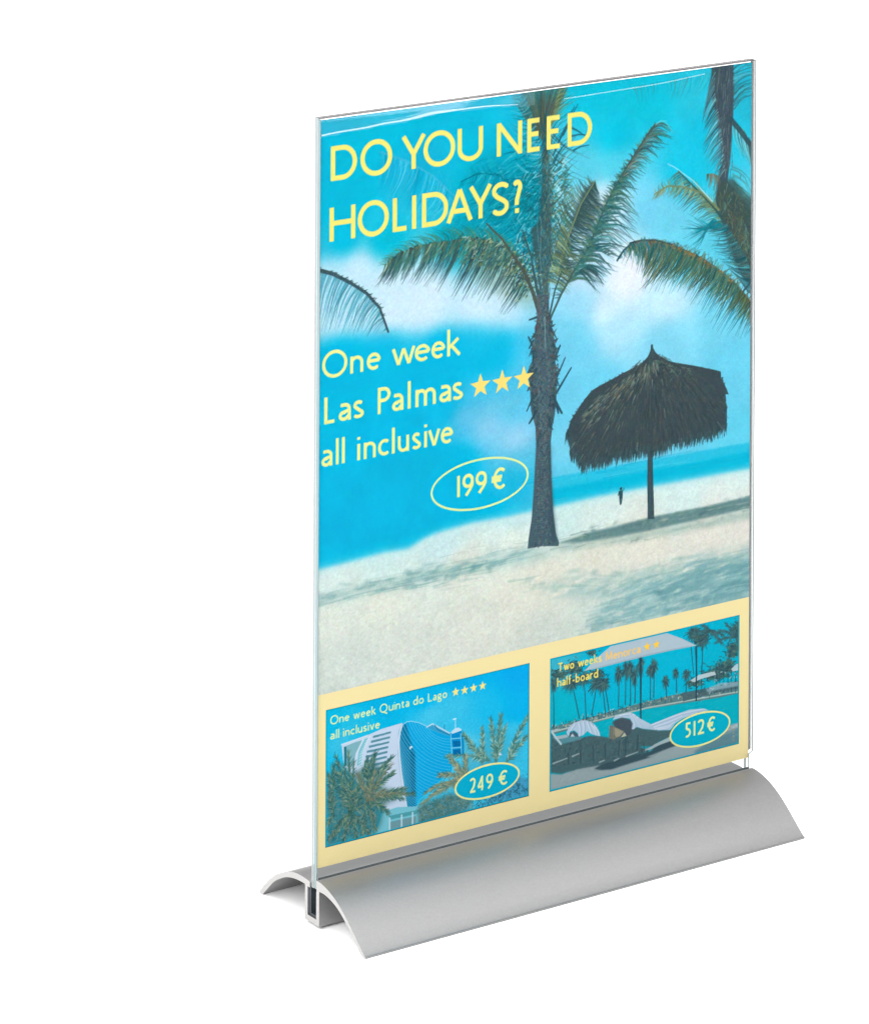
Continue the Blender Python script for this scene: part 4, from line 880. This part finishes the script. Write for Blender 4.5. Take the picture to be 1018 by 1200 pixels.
    A.stroke([(61.58,40.78),(62.31,31.39)],.45,.45,hexc(120,208,238),.95);A.stroke([(66.31,39.8),(66.77,30.46)],.45,.45,hexc(120,208,238),.95)
    A.poly([(62.74,37.65),(66.12,36.95),(66.34,34.88),(62.96,35.3)],hexc(10,100,160),.8);A.poly([(62.96,34.02),(66.34,33.55),(66.49,31.55),(63.11,32.03)],hexc(10,100,160),.8)
    A.poly([(61.57,41.36),(63.19,42.47),(65.08,42.66),(66.77,41.56),(66.44,41.05),(62.39,40.61)],hexc(200,225,242),.95)
    A.stroke([(63.86,42.04),(63.7,46.69)],.35,.25,hexc(210,232,245),.95);A.stroke([(62.89,46.45),(64.11,46.38)],.6,.4,hexc(210,232,245),.95)
    A.stroke([(58.53,43.43),(58.39,45.01)],.3,.3,hexc(60,120,160),.9)
    # podium
    A.poly([(30.07,15.98),(36.6,16.45),(45.38,14.86),(50.44,15.02),(50.49,6.79),(26.5,7.35)],hexc(120,196,214),1)
    A.poly([(32.98,13.77),(45.39,13.28),(50.45,13.44),(50.46,11.54),(32.99,12.2)],hexc(70,150,160),.8)
    A.poly([(33,11.26),(45.4,10.94),(45.42,7.9),(33.01,8.11)],hexc(110,150,160),.9)
    for x in (472,548,618): A.stroke([along([(33.13,12.8),(43.78,12.68)],(x-472)/146),along([(33.16,8.08),(43.8,8.13)],(x-472)/146)],.7,.7,hexc(190,225,238),.95)
    A.stroke([(26.5,7.35),(38.11,7.62),(45.42,7.78)],.4,.4,hexc(30,130,170),.8)
    # palms
    PG=[hexc(52,96,96),hexc(72,116,104),hexc(98,132,106),hexc(146,156,116),hexc(52,96,108),hexc(120,150,130),hexc(40,90,104)]
    def fan(cx,cy,arms,w=.5,n=26,pal=PG,ln=2.0):
        for ex,ey in arms:
            a=np.array([cx,cy]);b=np.array([ex,ey]);d=b-a;l=np.hypot(*d);nrm=np.array([-d[1],d[0]])/l
            mid=(a+b)/2+np.array([0,.12*l])
            sp=[(1-q)**2*a+2*q*(1-q)*mid+q*q*b for q in np.linspace(0,1,9)]
            for k in range(14):
                q=k/13;p=along(sp,q);A.stroke([p,p+d/l*1.6],1.5*(1.1-q*.7),1.0*(1.1-q*.7),pal[k%2]*.92,.38)
            n_=int(n*1.9)
            for k in range(n_):
                q=r.uniform(.08,1);p=along(sp,q);s_=1 if k%2 else -1
                e=p+nrm*s_*ln*r.uniform(.4,1.1)*(1.15-q*.6)+d/l*ln*r.uniform(.5,1.3)+np.array([0,-.3])
                A.stroke([p,e],w*.8,w*.3,np.clip(pal[r.integers(len(pal))]*r.uniform(.85,1.2),0,1),.8)
            A.stroke(sp,.4,.25,pal[1],.7)
    Z=[(4.81,36.1),(6.93,39.38),(7.98,43.21),(11.94,37.7),(14.06,42.87),(16.59,38.59),(22.71,38.56),(26.31,40.31),(33.58,36.9),(34.34,30.46),(40.21,22.91),(43.88,20.23),(39.5,19.28),(30.75,22.42),(32.25,15.19),(26.48,10.18),(20.71,10.2),(5.57,27.85),(4.92,17.41)]
    A.poly([(3.82,35.07),(6.23,36.42),(8.35,40.33),(11.94,37.7),(16.26,34.29),(20.56,35.88),(24.88,38.1),(29.24,34.05),(30.72,29.34),(29.29,25.88),(35.11,23.37),(37.31,19.75),(31.5,19.12),(30.06,16.3),(29.37,11.43),(26.49,8.29),(4.12,7.64)],hexc(66,112,114),.72,soft=1.4)
    c1=(14.91,18.97);c2=(22.8,22.26);c3=(7.04,19.44)
    fan(*c1,Z[:12],.55,34);fan(*c2,Z[6:17],.55,34);fan(*c3,[Z[0],Z[1],Z[17],Z[18]],.5,26)
    fan(*c1,[(7.8,11.8),(12.11,7.73),(17.84,7.7),(23.6,8.31),(5.66,11.02)],.55,34)
    fan(*c2,[(30.74,24.31),(39.49,21.17),(26.35,32.78),(33.59,33.76),(18.42,33.21)],.5,34,[hexc(140,132,104),hexc(112,126,104),hexc(90,120,106),hexc(160,152,126),hexc(60,100,104)],1.6)
    for k in range(900):
        p=np.array([r.uniform(xa,xa+23),0]);p[1]=yb+r.uniform(0,25)*(1-.25*(p[0]-xa)/23)
        A.stroke([p,p+r.normal(0,.7,2)],.4,.2,[hexc(50,88,100),hexc(150,160,130),hexc(96,130,120),hexc(40,80,92),hexc(150,136,112),hexc(80,130,140)][k%6],.42)
    cr=(80.11,25.91)
    A.poly([(67.81,38.34),(74.63,32.29),(77.99,38.55),(84.13,40.19),(88.26,37.6),(89.69,29.15),(96.52,39.41),(98.29,32.03),(93.84,24.78),(89.74,20.39),(66.53,24.72)],hexc(80,140,150),.25,soft=1.4)
    arms=[(67.8,39.03),(76.62,39.99),(80.56,42.67),(85.48,43.41),(87.57,38.32),(98.24,40.22),(98.97,32.76),(71.22,33),(59.74,31.93)]
    PR=[hexc(100,156,156),hexc(80,132,128),hexc(56,106,114),hexc(134,176,160),hexc(68,118,110),hexc(168,186,156)]
    fan(*(76.7,25.76),arms[:2],.6,60,PR,1.9);fan(*(83.2,24.68),arms[2:5],.6,64,PR,2.0);fan(*(88.34,23.6),arms[5:7],.6,60,PR,2.0)
    fan(*cr,arms[7:],.5,40,PR,1.8)
    fan(*(68.58,20.82),[(61.09,31.36),(62.45,29.05),(56.42,25.14),(50.42,19.8),(53.78,18.22),(48.44,15.34),(68.53,30.09)],.55,46,[hexc(96,132,124),hexc(140,150,120),hexc(72,112,112),hexc(168,162,128)],2.0)
    A.poly([(46.45,14.05),(53.12,15.48),(61.85,16.48),(72.02,11.97),(70.01,7.78),(46.49,7.44)],hexc(74,112,112),.85,soft=.8)
    A.poly([(87.01,17.47),(92.5,18.06),(99.15,14.3),(99.19,7.57),(73.4,8.2),(80.2,10.21)],hexc(70,150,190),.8,soft=.6)
    c6=(57.18,9.99)
    for k in range(750):
        if k%3: p=along([(46.46,12.33),(53.14,12.6),(61.87,13.59),(72.03,10.81)],r.uniform(0,1))+np.array([r.uniform(-1,1),r.normal(-.6,2.2)])
        else: p=along([(73.39,10.52),(87.03,12.81),(99.16,11.96)],r.uniform(0,1))+np.array([0,r.normal(-.8,2.2)])
        A.stroke([p,p+r.normal(0,.75,2)],.42,.2,[hexc(50,92,104),hexc(140,152,120),hexc(96,130,120),hexc(40,84,96),hexc(100,170,200),hexc(60,110,110)][k%6],.55)
    A.poly([(84.34,27.35),(85.02,28.49),(86.27,26.95)],hexc(210,225,235),.9)
    # price badge
    (a0,_),(a1,_),(_,b0),(_,b1)=(63.51,21.32),(94.74,14.66),(78.96,24.79),(79.04,10.9)
    ce=((a0+a1)/2,(b0+b1)/2);YE=hexc(246,236,150)
    A.ellipse(ce,(a1-a0)/2,(b0-b1)/2,fill=YE);A.ellipse(ce,(a1-a0)/2-.8,(b0-b1)/2-.75,fill=hexc(0,176,212))
    YT=hexc(232,240,168)
    paint_text(A,[(14.69,14.69,5.92,[('2',70.41,73.91),('4',74.15,77.79),('9',78.49,81.93),('€',84.06,88.92)],0.155),
      (55.9,55.9,3.36,[('One',5.57,14.38),('week',16.14,26.59),('Quinta',28.25,42.06),('do',43.81,48.81),('Lago',50.54,59.75)],0.15),
      (50,50,3.37,[('all',5.6,9.73),('inclusive',11.48,28.44)],0.15)],YT)
    for c in ((63.79,57.3),(68.05,57.18),(72.32,57.26),(76.64,57.27)): A.star(c,2.05,hexc(248,232,140))
    e=.28
    A.stroke([(xa+e,ya-e),(xb-e,ya-e),(xb-e,yb+e),(xa+e,yb+e),(xa+e,ya-e)],.6,.6,CY,.95)
    # ================= pool picture
    i2=((109.32,61.91),(205.04,6.93));(xa,ya),(xb,yb)=i2
    A.set_clip(i2)
    g=base_colours(A,[(111.68,58.63,60,180,205),
 (132.84,47.36,0,180,215),
 (132.9,36.7,10,182,212),
 (116,36.6,0,182,205),
 (158.6,42.23,20,184,216),
 (176,42.37,10,182,216),
 (197.97,56.17,20,178,208),
 (184.81,37.01,10,178,205),
 (175.89,60.41,20,182,212),
 (116.05,28.82,0,170,190),
 (154.36,28.77,10,180,205)],s2=8)
    p0=to_px([i2[0]])[0].astype(int);p1=to_px([i2[1]])[0].astype(int);sl=(slice(p0[1],p1[1]),slice(p0[0],p1[0]));A.c[sl]=g[sl]*(1+.05*nn[sl])[...,None]
    DK=hexc(56,88,100);DK2=hexc(70,104,108);DK3=hexc(44,74,88)
    # water
    A.poly([(109.33,31.62),(132.93,32.08),(158.65,33.27),(184.85,30.5),(206.15,29.85),(206.3,5.43),(109.41,16.81)],hexc(20,176,196),1,soft=.4)
    for k in range(220):
        p=along([(109.35,28.1),(132.96,27.46),(158.68,28.61),(206.19,23.29)],r.uniform(0,1))+np.array([0,r.normal(-1,3)]);A.stroke([p,p+np.array([r.uniform(.6,2.6),r.uniform(-.2,.3)])],.35,.15,[hexc(80,200,212),hexc(0,140,168),hexc(30,170,180)][k%3],.5)
    # far bank with chairs
    A.poly([(109.32,33.39),(132.92,33.86),(154.32,34.5),(171.68,34.59),(193.68,32.35),(206.14,31.67),(206.16,28.39),(193.7,28.72),(171.7,30.27),(154.34,31.64),(132.94,31.01),(109.33,30.21)],hexc(96,128,132),.95)
    A.stroke([(109.33,31.45),(132.93,31.72),(158.66,31.83),(176.07,30.83),(206.15,29.12)],.7,.6,hexc(176,196,190),.9)
    for k in range(260):
        p=along([(110.16,32.86),(132.92,33.15),(158.65,33.63),(176.06,32.99),(206.14,31.67)],r.uniform(0,1))+np.array([0,r.uniform(-1,1.6)]);A.stroke([p,p+r.normal(0,.55,2)],.5,.3,[hexc(200,208,196),DK,hexc(150,160,150),DK2,hexc(40,90,104),hexc(176,166,140)][k%6],.8)
    A.poly([(175.17,34.61),(189.24,33.96),(206.12,33.86),(206.14,30.58),(189.26,31.06),(176.07,30.83)],hexc(78,104,112),.9)
    # distant palms
    def ptree(x,yt,yb_,lean,cw,chh,dens=46):
        b=np.array(mmx(x,yb_));t=np.array(mmx(x+lean,yt))
        A.stroke([b,(b+t)/2+np.array([.15,0]),t],.55,.4,DK,.9)
        A.poly([(t[0]-cw*.6,t[1]),(t[0]-cw*.3,t[1]+chh*.5),(t[0]+cw*.3,t[1]+chh*.5),(t[0]+cw*.6,t[1]),(t[0]+cw*.4,t[1]-chh*.6),(t[0]-cw*.4,t[1]-chh*.6)],DK2,.55,soft=.5)
        for k in range(dens):
            an=r.uniform(0,6.28);l=r.uniform(.4,1);e=t+np.array([math.cos(an)*cw*l,math.sin(an)*chh*l-.25*chh*l])
            A.stroke([t,(t+e)/2+np.array([0,.25]),e],.55,.2,[DK,DK2,DK3,hexc(84,120,116)][k%4],.8)
    def mmx(x,y): return (UX[0]*x+UX[1],VX[0]*x+VX[1]*y+VX[2])
    a_,b_,c_=(111.68,58.63),(202.51,40.76),(111.89,23.34)
    ux=(b_[0]-a_[0])/210;UX=(ux,a_[0]-ux*650);vx=(b_[1]-a_[1])/210;vy=(c_[1]-a_[1])/100;VX=(vx,vy,a_[1]-vx*650-vy*780)
    for a in ((678,800,842,-9,5.5,4.5,90),(686,795,848,-3,4.5,4,70),(649,800,852,-1,3.5,4,60),(692,800,838,6,5.5,4.5,80),(708,803,838,-4,4.5,4,60),(712,800,833,-6,4,3.6,60),(723,788,829,0,2.6,5,60),(731,784,826,0,2.6,5,60),(737,782,826,-1,2.8,5,60),(742,790,824,0,2.4,5,50),
              (749,778,820,0,2.8,5,60),(760,786,820,0,2.6,4,50),(764,780,818,0,2.6,5,60),(779,798,818,-1,2.4,3.4,56),(791,788,812,-1,2.2,3,40),(802,790,812,1,3,3,50),(816,740,806,-5,5.5,4,90),(820,750,800,2,4.5,4,80)):
        ptree(*a)
    # big post palm at the middle
    A.stroke([mmx(748.5,768),mmx(749,845)],1.0,.7,DK3,.95)
    # thatch-dark crowns over the left and right
    for cx,cy,rx,ry,n in ((655,790,8,5,150),(672,782,11,7,240),(697,789,9,6,160),(692,764,6,4,70),(850,782,14,9,330),(838,790,12,7,240),(818,745,9,7,220),(858,760,8,10,240),(835,792,14,4,160),(812,800,9,5,140),(862,735,7,8,120)):
        for k in range(n):
            p=np.array(mmx(cx+r.normal(0,.5)*rx,cy+r.normal(0,.5)*ry));A.stroke([p,p+np.array([r.uniform(-1.9,1.9),r.uniform(-1.4,.7)])],.6,.2,[DK,DK2,DK3,hexc(70,104,96),hexc(94,128,116)][k%5],.72)
    fanpal=[DK,DK2,hexc(60,120,130)]
    fan(*mmx(862,745),[mmx(838,752),mmx(842,738),mmx(850,730),mmx(868,760)],.45,30,fanpal,1.3)
    fan(*mmx(829,738),[mmx(846,744),mmx(844,752),mmx(822,757),mmx(812,742),mmx(820,730)],.45,30,fanpal,1.4)
    for x in (820.5,838,842,847,852,856,861): A.stroke([mmx(x,780),mmx(x+.5,812)],.4,.4,DK,.85)
    A.poly([mmx(x,y) for x,y in ((807,798),(818,791),(836,787),(838,791),(820,796),(812,800))],hexc(196,214,222),.9)
    A.poly([mmx(x,y) for x,y in ((856,784),(865,776),(868,776),(868,785),(858,787))],hexc(196,214,222),.9)
    A.poly([mmx(x,y) for x,y in ((826,808),(842,801),(868,799),(868,804),(845,808),(828,812))],hexc(150,184,196),.75,soft=.3)
    for k in range(60):
        p=np.array(mmx(r.uniform(815,866),0));p[1]=mmx(840,r.uniform(790,812))[1]+.25*(p[0]-mmx(840,0)[0]);A.stroke([p,p+r.normal(0,.6,2)],.4,.3,[hexc(190,215,225),DK,hexc(120,160,170)][k%3],.7)
    # parasol canopy and its post
    can=[(125.93,53.52),(134.81,59.09),(139.27,61.35),(158.48,61.6),(167.16,61.54),(175.03,57.69),(182.96,53.09),(175.94,53.37),(167.2,53.63),(157.66,53.7),(145.61,53.56),(134.93,53.34)]
    A.poly(can,hexc(176,196,208),1);A.poly([can[0],can[11],can[10],can[9],can[8],can[7],can[6],mmx(800,757.5),mmx(760,765.5),mmx(720,776)],hexc(150,174,190),.8,soft=.25)
    A.stroke([mmx(814.5,757),mmx(814.3,822)],.75,.65,DK3,.95);A.stroke([mmx(808,758),mmx(811,790)],.5,.4,DK,.8)
    # sun loungers under towels
    def zp(x,y): return mmx(642+x/8.483,825+y/8.483)
    def zq(x,y): return mmx(740+x/7.83,820+y/7.83)
    ST=hexc(150,168,172);SH=hexc(76,102,108)
    A.poly([zp(0,690),zp(130,700),zp(300,640),zp(480,600),zp(700,560),zp(1018,500),zq(300,400),zq(620,330),zq(1000,220),zq(1000,420),zp(1018,640),zp(0,860)],ST,1,soft=.25)
    A.poly([zq(560,500),zq(700,400),zq(880,310),zq(1000,270),zq(1000,430),zq(600,520)],hexc(84,132,146),.8,soft=.5)
    A.poly([zq(860,310),zq(960,240),zq(1000,235),zq(1000,262),zq(900,290)],hexc(178,190,196),.9,soft=.2)
    for k in range(90):
        x=r.uniform(0,220);A.stroke([mmx(645+x,922-x*.26-r.uniform(0,17)),mmx(645+x+r.uniform(6,20),922-(x+12)*.26-r.uniform(0,17))],.4,.2,[hexc(176,190,192),hexc(120,144,152),hexc(160,178,182)][k%3],.35)
    # dark frames, undersides and the shade between them
    A.poly([zp(30,270),zp(60,330),zp(120,400),zp(300,350),zp(400,320),zp(520,325),zp(600,345),zp(640,330),zp(700,300),zp(620,190),zp(720,130),zp(820,170),zp(870,240),zp(1018,270),zq(60,270),zq(240,290),zq(360,290),zq(350,350),zq(240,400),zq(180,440),zq(60,440),zp(1000,470),zp(900,520),zp(760,560),zp(640,600),zp(480,620),zp(300,650),zp(130,695),zp(20,680)],SH,.97,soft=.2)
    A.poly([zp(450,650),zp(520,610),zp(760,540),zp(1018,480),zq(200,430),zq(350,390),zq(440,420),zq(300,470),zq(120,540),zp(1018,540),zp(780,610),zp(620,660),zp(520,665)],hexc(58,82,92),.95,soft=.2)
    for k in range(520):
        p=np.array(zp(r.uniform(20,1018),0));yy=r.uniform(0,1);x_=(p[0]-zp(0,0)[0])/(zp(1018,0)[0]-zp(0,0)[0])
        q_=np.array(zp(x_*1018,330+yy*(300-x_*130)));A.stroke([q_,q_+r.normal(0,.8,2)],.55,.25,[hexc(78,104,110),hexc(52,74,84),hexc(94,118,122),hexc(60,100,108),hexc(86,88,92)][k%5],.5)
    for a_1,b_1 in (((200,490),(205,600)),((320,460),(322,590)),((440,420),(446,570)),((560,400),(560,560)),((700,380),(690,520)),((760,360),(760,540)),((880,320),(875,470))):
        A.stroke([zp(*a_1),zp(*b_1)],.9,.7,hexc(54,78,88),.55);A.stroke([zp(a_1[0]+14,a_1[1]),zp(b_1[0]+12,b_1[1])],.35,.3,hexc(100,126,130),.35)
    for a_1,b_1,w_ in (((55,590),(190,540),.9),((240,522),(305,495),1.0),((505,585),(555,565),.9),((650,572),(695,550),1.0),((765,530),(880,488),.9),((960,468),(1018,440),1.1)):
        A.stroke([zp(*a_1),zp(*b_1)],w_*.8,w_*.5,hexc(164,182,186),.75)
    A.poly([zq(120,475),zq(200,420),zq(345,350),zq(360,385),zq(240,430),zq(160,470)],hexc(176,188,192),.9)
    # left lounger: white rail, pale mattress, towel over the raised back
    A.poly([zp(40,330),zp(190,300),zp(320,320),zp(330,350),zp(240,375),zp(130,400)],hexc(92,142,154),.95,soft=.2)
    A.poly([zp(60,325),zp(180,305),zp(200,330),zp(110,350)],hexc(170,186,192),.9)
    A.stroke([zp(35,268),zp(80,335),zp(130,398)],.8,.8,hexc(186,204,212),.95);A.stroke([zp(35,268),zp(110,250)],.6,.5,hexc(170,190,196),.9)
    TW=hexc(178,200,222);TH=hexc(214,226,240);TS=hexc(112,150,176)
    A.poly([zp(182,282),zp(200,235),zp(250,190),zp(320,165),zp(380,165),zp(440,195),zp(480,235),zp(500,280),zp(512,325),zp(470,318),zp(420,300),zp(385,272),zp(345,312),zp(300,328),zp(290,290),zp(255,262),zp(215,275),zp(205,325),zp(190,310)],TW,.98)
    for c_ in (((300,190),(310,250),(308,320)),((340,180),(350,230),(345,300)),((380,185),(400,230),(420,290)),((420,205),(450,245),(470,305)),((260,205),(235,240),(215,270)),((450,220),(485,270),(500,315))):
        A.stroke([zp(*q) for q in c_],.5,.3,TH,.85);A.stroke([zp(q[0]+14,q[1]+2) for q in c_],.35,.25,TS,.35)
    A.poly([zp(205,325),zp(215,285),zp(255,268),zp(292,300),zp(298,330),zp(255,322),zp(235,300),zp(220,325)],hexc(80,92,108),.9)
    A.poly([zp(220,325),zp(238,295),zp(262,325)],hexc(200,214,222),.9)
    # right lounger
    A.poly([zp(632,160),zp(660,120),zp(760,95),zp(810,88),zp(850,110),zp(900,150),zp(1018,215),zq(80,215),zq(160,235),zq(300,180),zq(400,140),zq(520,100),zq(660,90),zq(700,110),zq(600,130),zq(460,180),zq(390,225),zq(340,290),zq(240,290),zq(180,285),zq(90,270),zp(1018,270),zp(930,255),zp(870,235),zp(835,262),zp(815,255),zp(828,200),zp(800,150),zp(720,140)],TW,.98)
    for c_ in (((800,100),(830,150),(850,210),(838,250)),((840,115),(900,180),(990,240)),((830,110),(880,190),(920,240)),((700,120),(760,108),(800,105)),((870,140),(960,200),(1018,232))):
        A.stroke([zp(*q) for q in c_],.55,.3,TH,.9);A.stroke([zp(q[0]+10,q[1]+8) for q in c_],.35,.25,TS,.35)
    for c_ in (((170,240),(300,190),(450,135),(640,95)),((190,260),(330,215),(450,160)),((200,275),(330,250),(380,215)),((230,282),(320,268),(345,250))):
        A.stroke([zq(*q) for q in c_],.5,.3,TH,.85);A.stroke([zq(q[0],q[1]+14) for q in c_],.35,.25,hexc(150,168,196),.4)
    A.poly([zp(640,175),zp(720,150),zp(800,165),zp(825,215),zp(810,300),zp(760,330),zp(740,275),zp(660,235)],hexc(74,88,100),.95,soft=.2)
    A.poly([zp(600,215),zp(640,225),zp(745,280),zp(705,330),zp(640,360),zp(595,350)],hexc(124,122,108),.95)
    A.poly([zp(640,235),zp(740,282),zp(700,328),zp(668,336),zp(640,300)],hexc(160,158,136),.9);A.poly([zp(748,290),zp(768,325),zp(715,338)],hexc(196,196,170),.95)
    for c_ in ((612,220,600,345),(628,225,622,352),(648,240,650,340)): A.stroke([zp(c_[0],c_[1]),zp(c_[2],c_[3])],.45,.35,hexc(110,104,104),.7)
    for y in (285,318,350,382): A.stroke([zq(928,y),zq(940,y+12)],.5,.5,hexc(176,160,130),.6)
    (a0,_),(a1,_),(_,b0),(_,b1)=(169.14,20.72),(200.58,14.25),(184.76,24.45),(184.85,10.12)
    ce=((a0+a1)/2,(b0+b1)/2)
    A.ellipse(ce,(a1-a0)/2,(b0-b1)/2,fill=YE);A.ellipse(ce,(a1-a0)/2-.8,(b0-b1)/2-.75,fill=hexc(0,178,206))
    paint_text(A,[(15.16,15.16,6.21,[('5',177.13,180.38),('1',181.34,182.57),('2',183.19,187.41),('€',188.08,192.85)],0.155)],YT)
    paint_text(A,[(55.72,55.72,3.5,[('Two',113,121.11),('weeks',122.96,134.83)],0.16),(49.56,49.56,3.53,[('half-board',112.7,133)],0.16)],hexc(246,226,110))
    paint_text(A,[(55.63,55.63,3.63,[('Menorca',136.62,154.33)],0.16)],hexc(250,204,116))
    for c in ((157.6,57.51),(162.27,57.53)): A.star(c,2.1,hexc(255,206,70))
    A.stroke([(xa+e,ya-e),(xb-e,ya-e),(xb-e,yb+e),(xa+e,yb+e),(xa+e,ya-e)],.6,.6,CY,.95)
    A.set_clip()
    return i1,i2
def ink_of(c):
    """display colour seen in the print -> reflectance of the ink"""
    c=np.clip(c,0,1);lin=np.where(c<=.04045,c/12.92,((c+.055)/1.055)**2.4)
    return np.clip((lin-VEIL)/LIGHT,.0015,.93).astype(np.float32)
def printed(name,canvas,u0,u1,v0,v1,step,ypos,parent):
    nu=int(round((u1-u0)/step));nv=int(round((v1-v0)/step))
    U=np.linspace(u0,u1,nu+1);V=np.linspace(v1,v0,nv+1)
    fx=np.clip(U/RES-.5,0,AW-1.001);fy=np.clip((297-V)/RES-.5,0,AH-1.001)
    xi=fx.astype(int);yi=fy.astype(int);ax=(fx-xi)[None,:,None];ay=(fy-yi)[:,None,None]
    c=(canvas[yi][:,xi]*(1-ax)+canvas[yi][:,xi+1]*ax)*(1-ay)+(canvas[yi+1][:,xi]*(1-ax)+canvas[yi+1][:,xi+1]*ax)*ay
    col=np.ones((nv+1,nu+1,4),np.float32);col[...,:3]=ink_of(c)
    co=np.zeros((nv+1,nu+1,3),np.float32);co[...,0]=(U*MM)[None,:];co[...,1]=ypos*MM;co[...,2]=(V*MM)[:,None]
    idx=np.arange((nv+1)*(nu+1)).reshape(nv+1,nu+1)
    q=np.stack([idx[1:,:-1],idx[1:,1:],idx[:-1,1:],idx[:-1,:-1]],-1).reshape(-1)
    me=bpy.data.meshes.new(name);me.vertices.add(co.size//3);me.vertices.foreach_set('co',co.ravel())
    me.loops.add(len(q));me.loops.foreach_set('vertex_index',q.astype(np.int32))
    me.polygons.add(len(q)//4);me.polygons.foreach_set('loop_start',np.arange(0,len(q),4,dtype=np.int32))
    me.update(calc_edges=True)
    at=me.color_attributes.new('ink','FLOAT_COLOR','POINT');at.data.foreach_set('color',col.ravel())
    return link(name,me,[M_INK],parent)
X0,Z0,VB=1.5,22.75,68.65
art=paint_poster()
i1,i2=paint_insets(art)
poster=thing('poster','turquoise beach holiday poster headed DO YOU NEED HOLIDAYS? inside the acrylic holder','poster',(X0*MM,-.2*MM,Z0*MM))
slab('paper_sheet',0,210,0,297,-.05,.1,M_PAPER,poster)
printed('beach_picture',art.c,0,210,VB,297,.25,-.12,poster)['label']='large beach photograph with palm trees, thatched parasol and yellow offer lettering'
art.c[int((297-VB)/RES):]=0
yel=ink_of(hexc(247,229,170))
sm,snt,so=mat('yellow_ink');sp_=N(snt,'ShaderNodeBsdfDiffuse');sp_.inputs['Color'].default_value=(*[float(v) for v in yel],1)
snt.links.new(sp_.outputs[0],so.inputs[0])
slab('yellow_band',0,210,0,VB,-.12,-.06,sm,poster)
paint_insets(art)
for (a,b),lab in ((i1,'small picture of a curved blue glass hotel priced 249 €'),(i2,'small picture of loungers by a palm-lined pool priced 512 €')):
    printed('inset_picture',art.c,a[0],b[0],b[1],a[1],.2,-.17,poster)['label']=lab
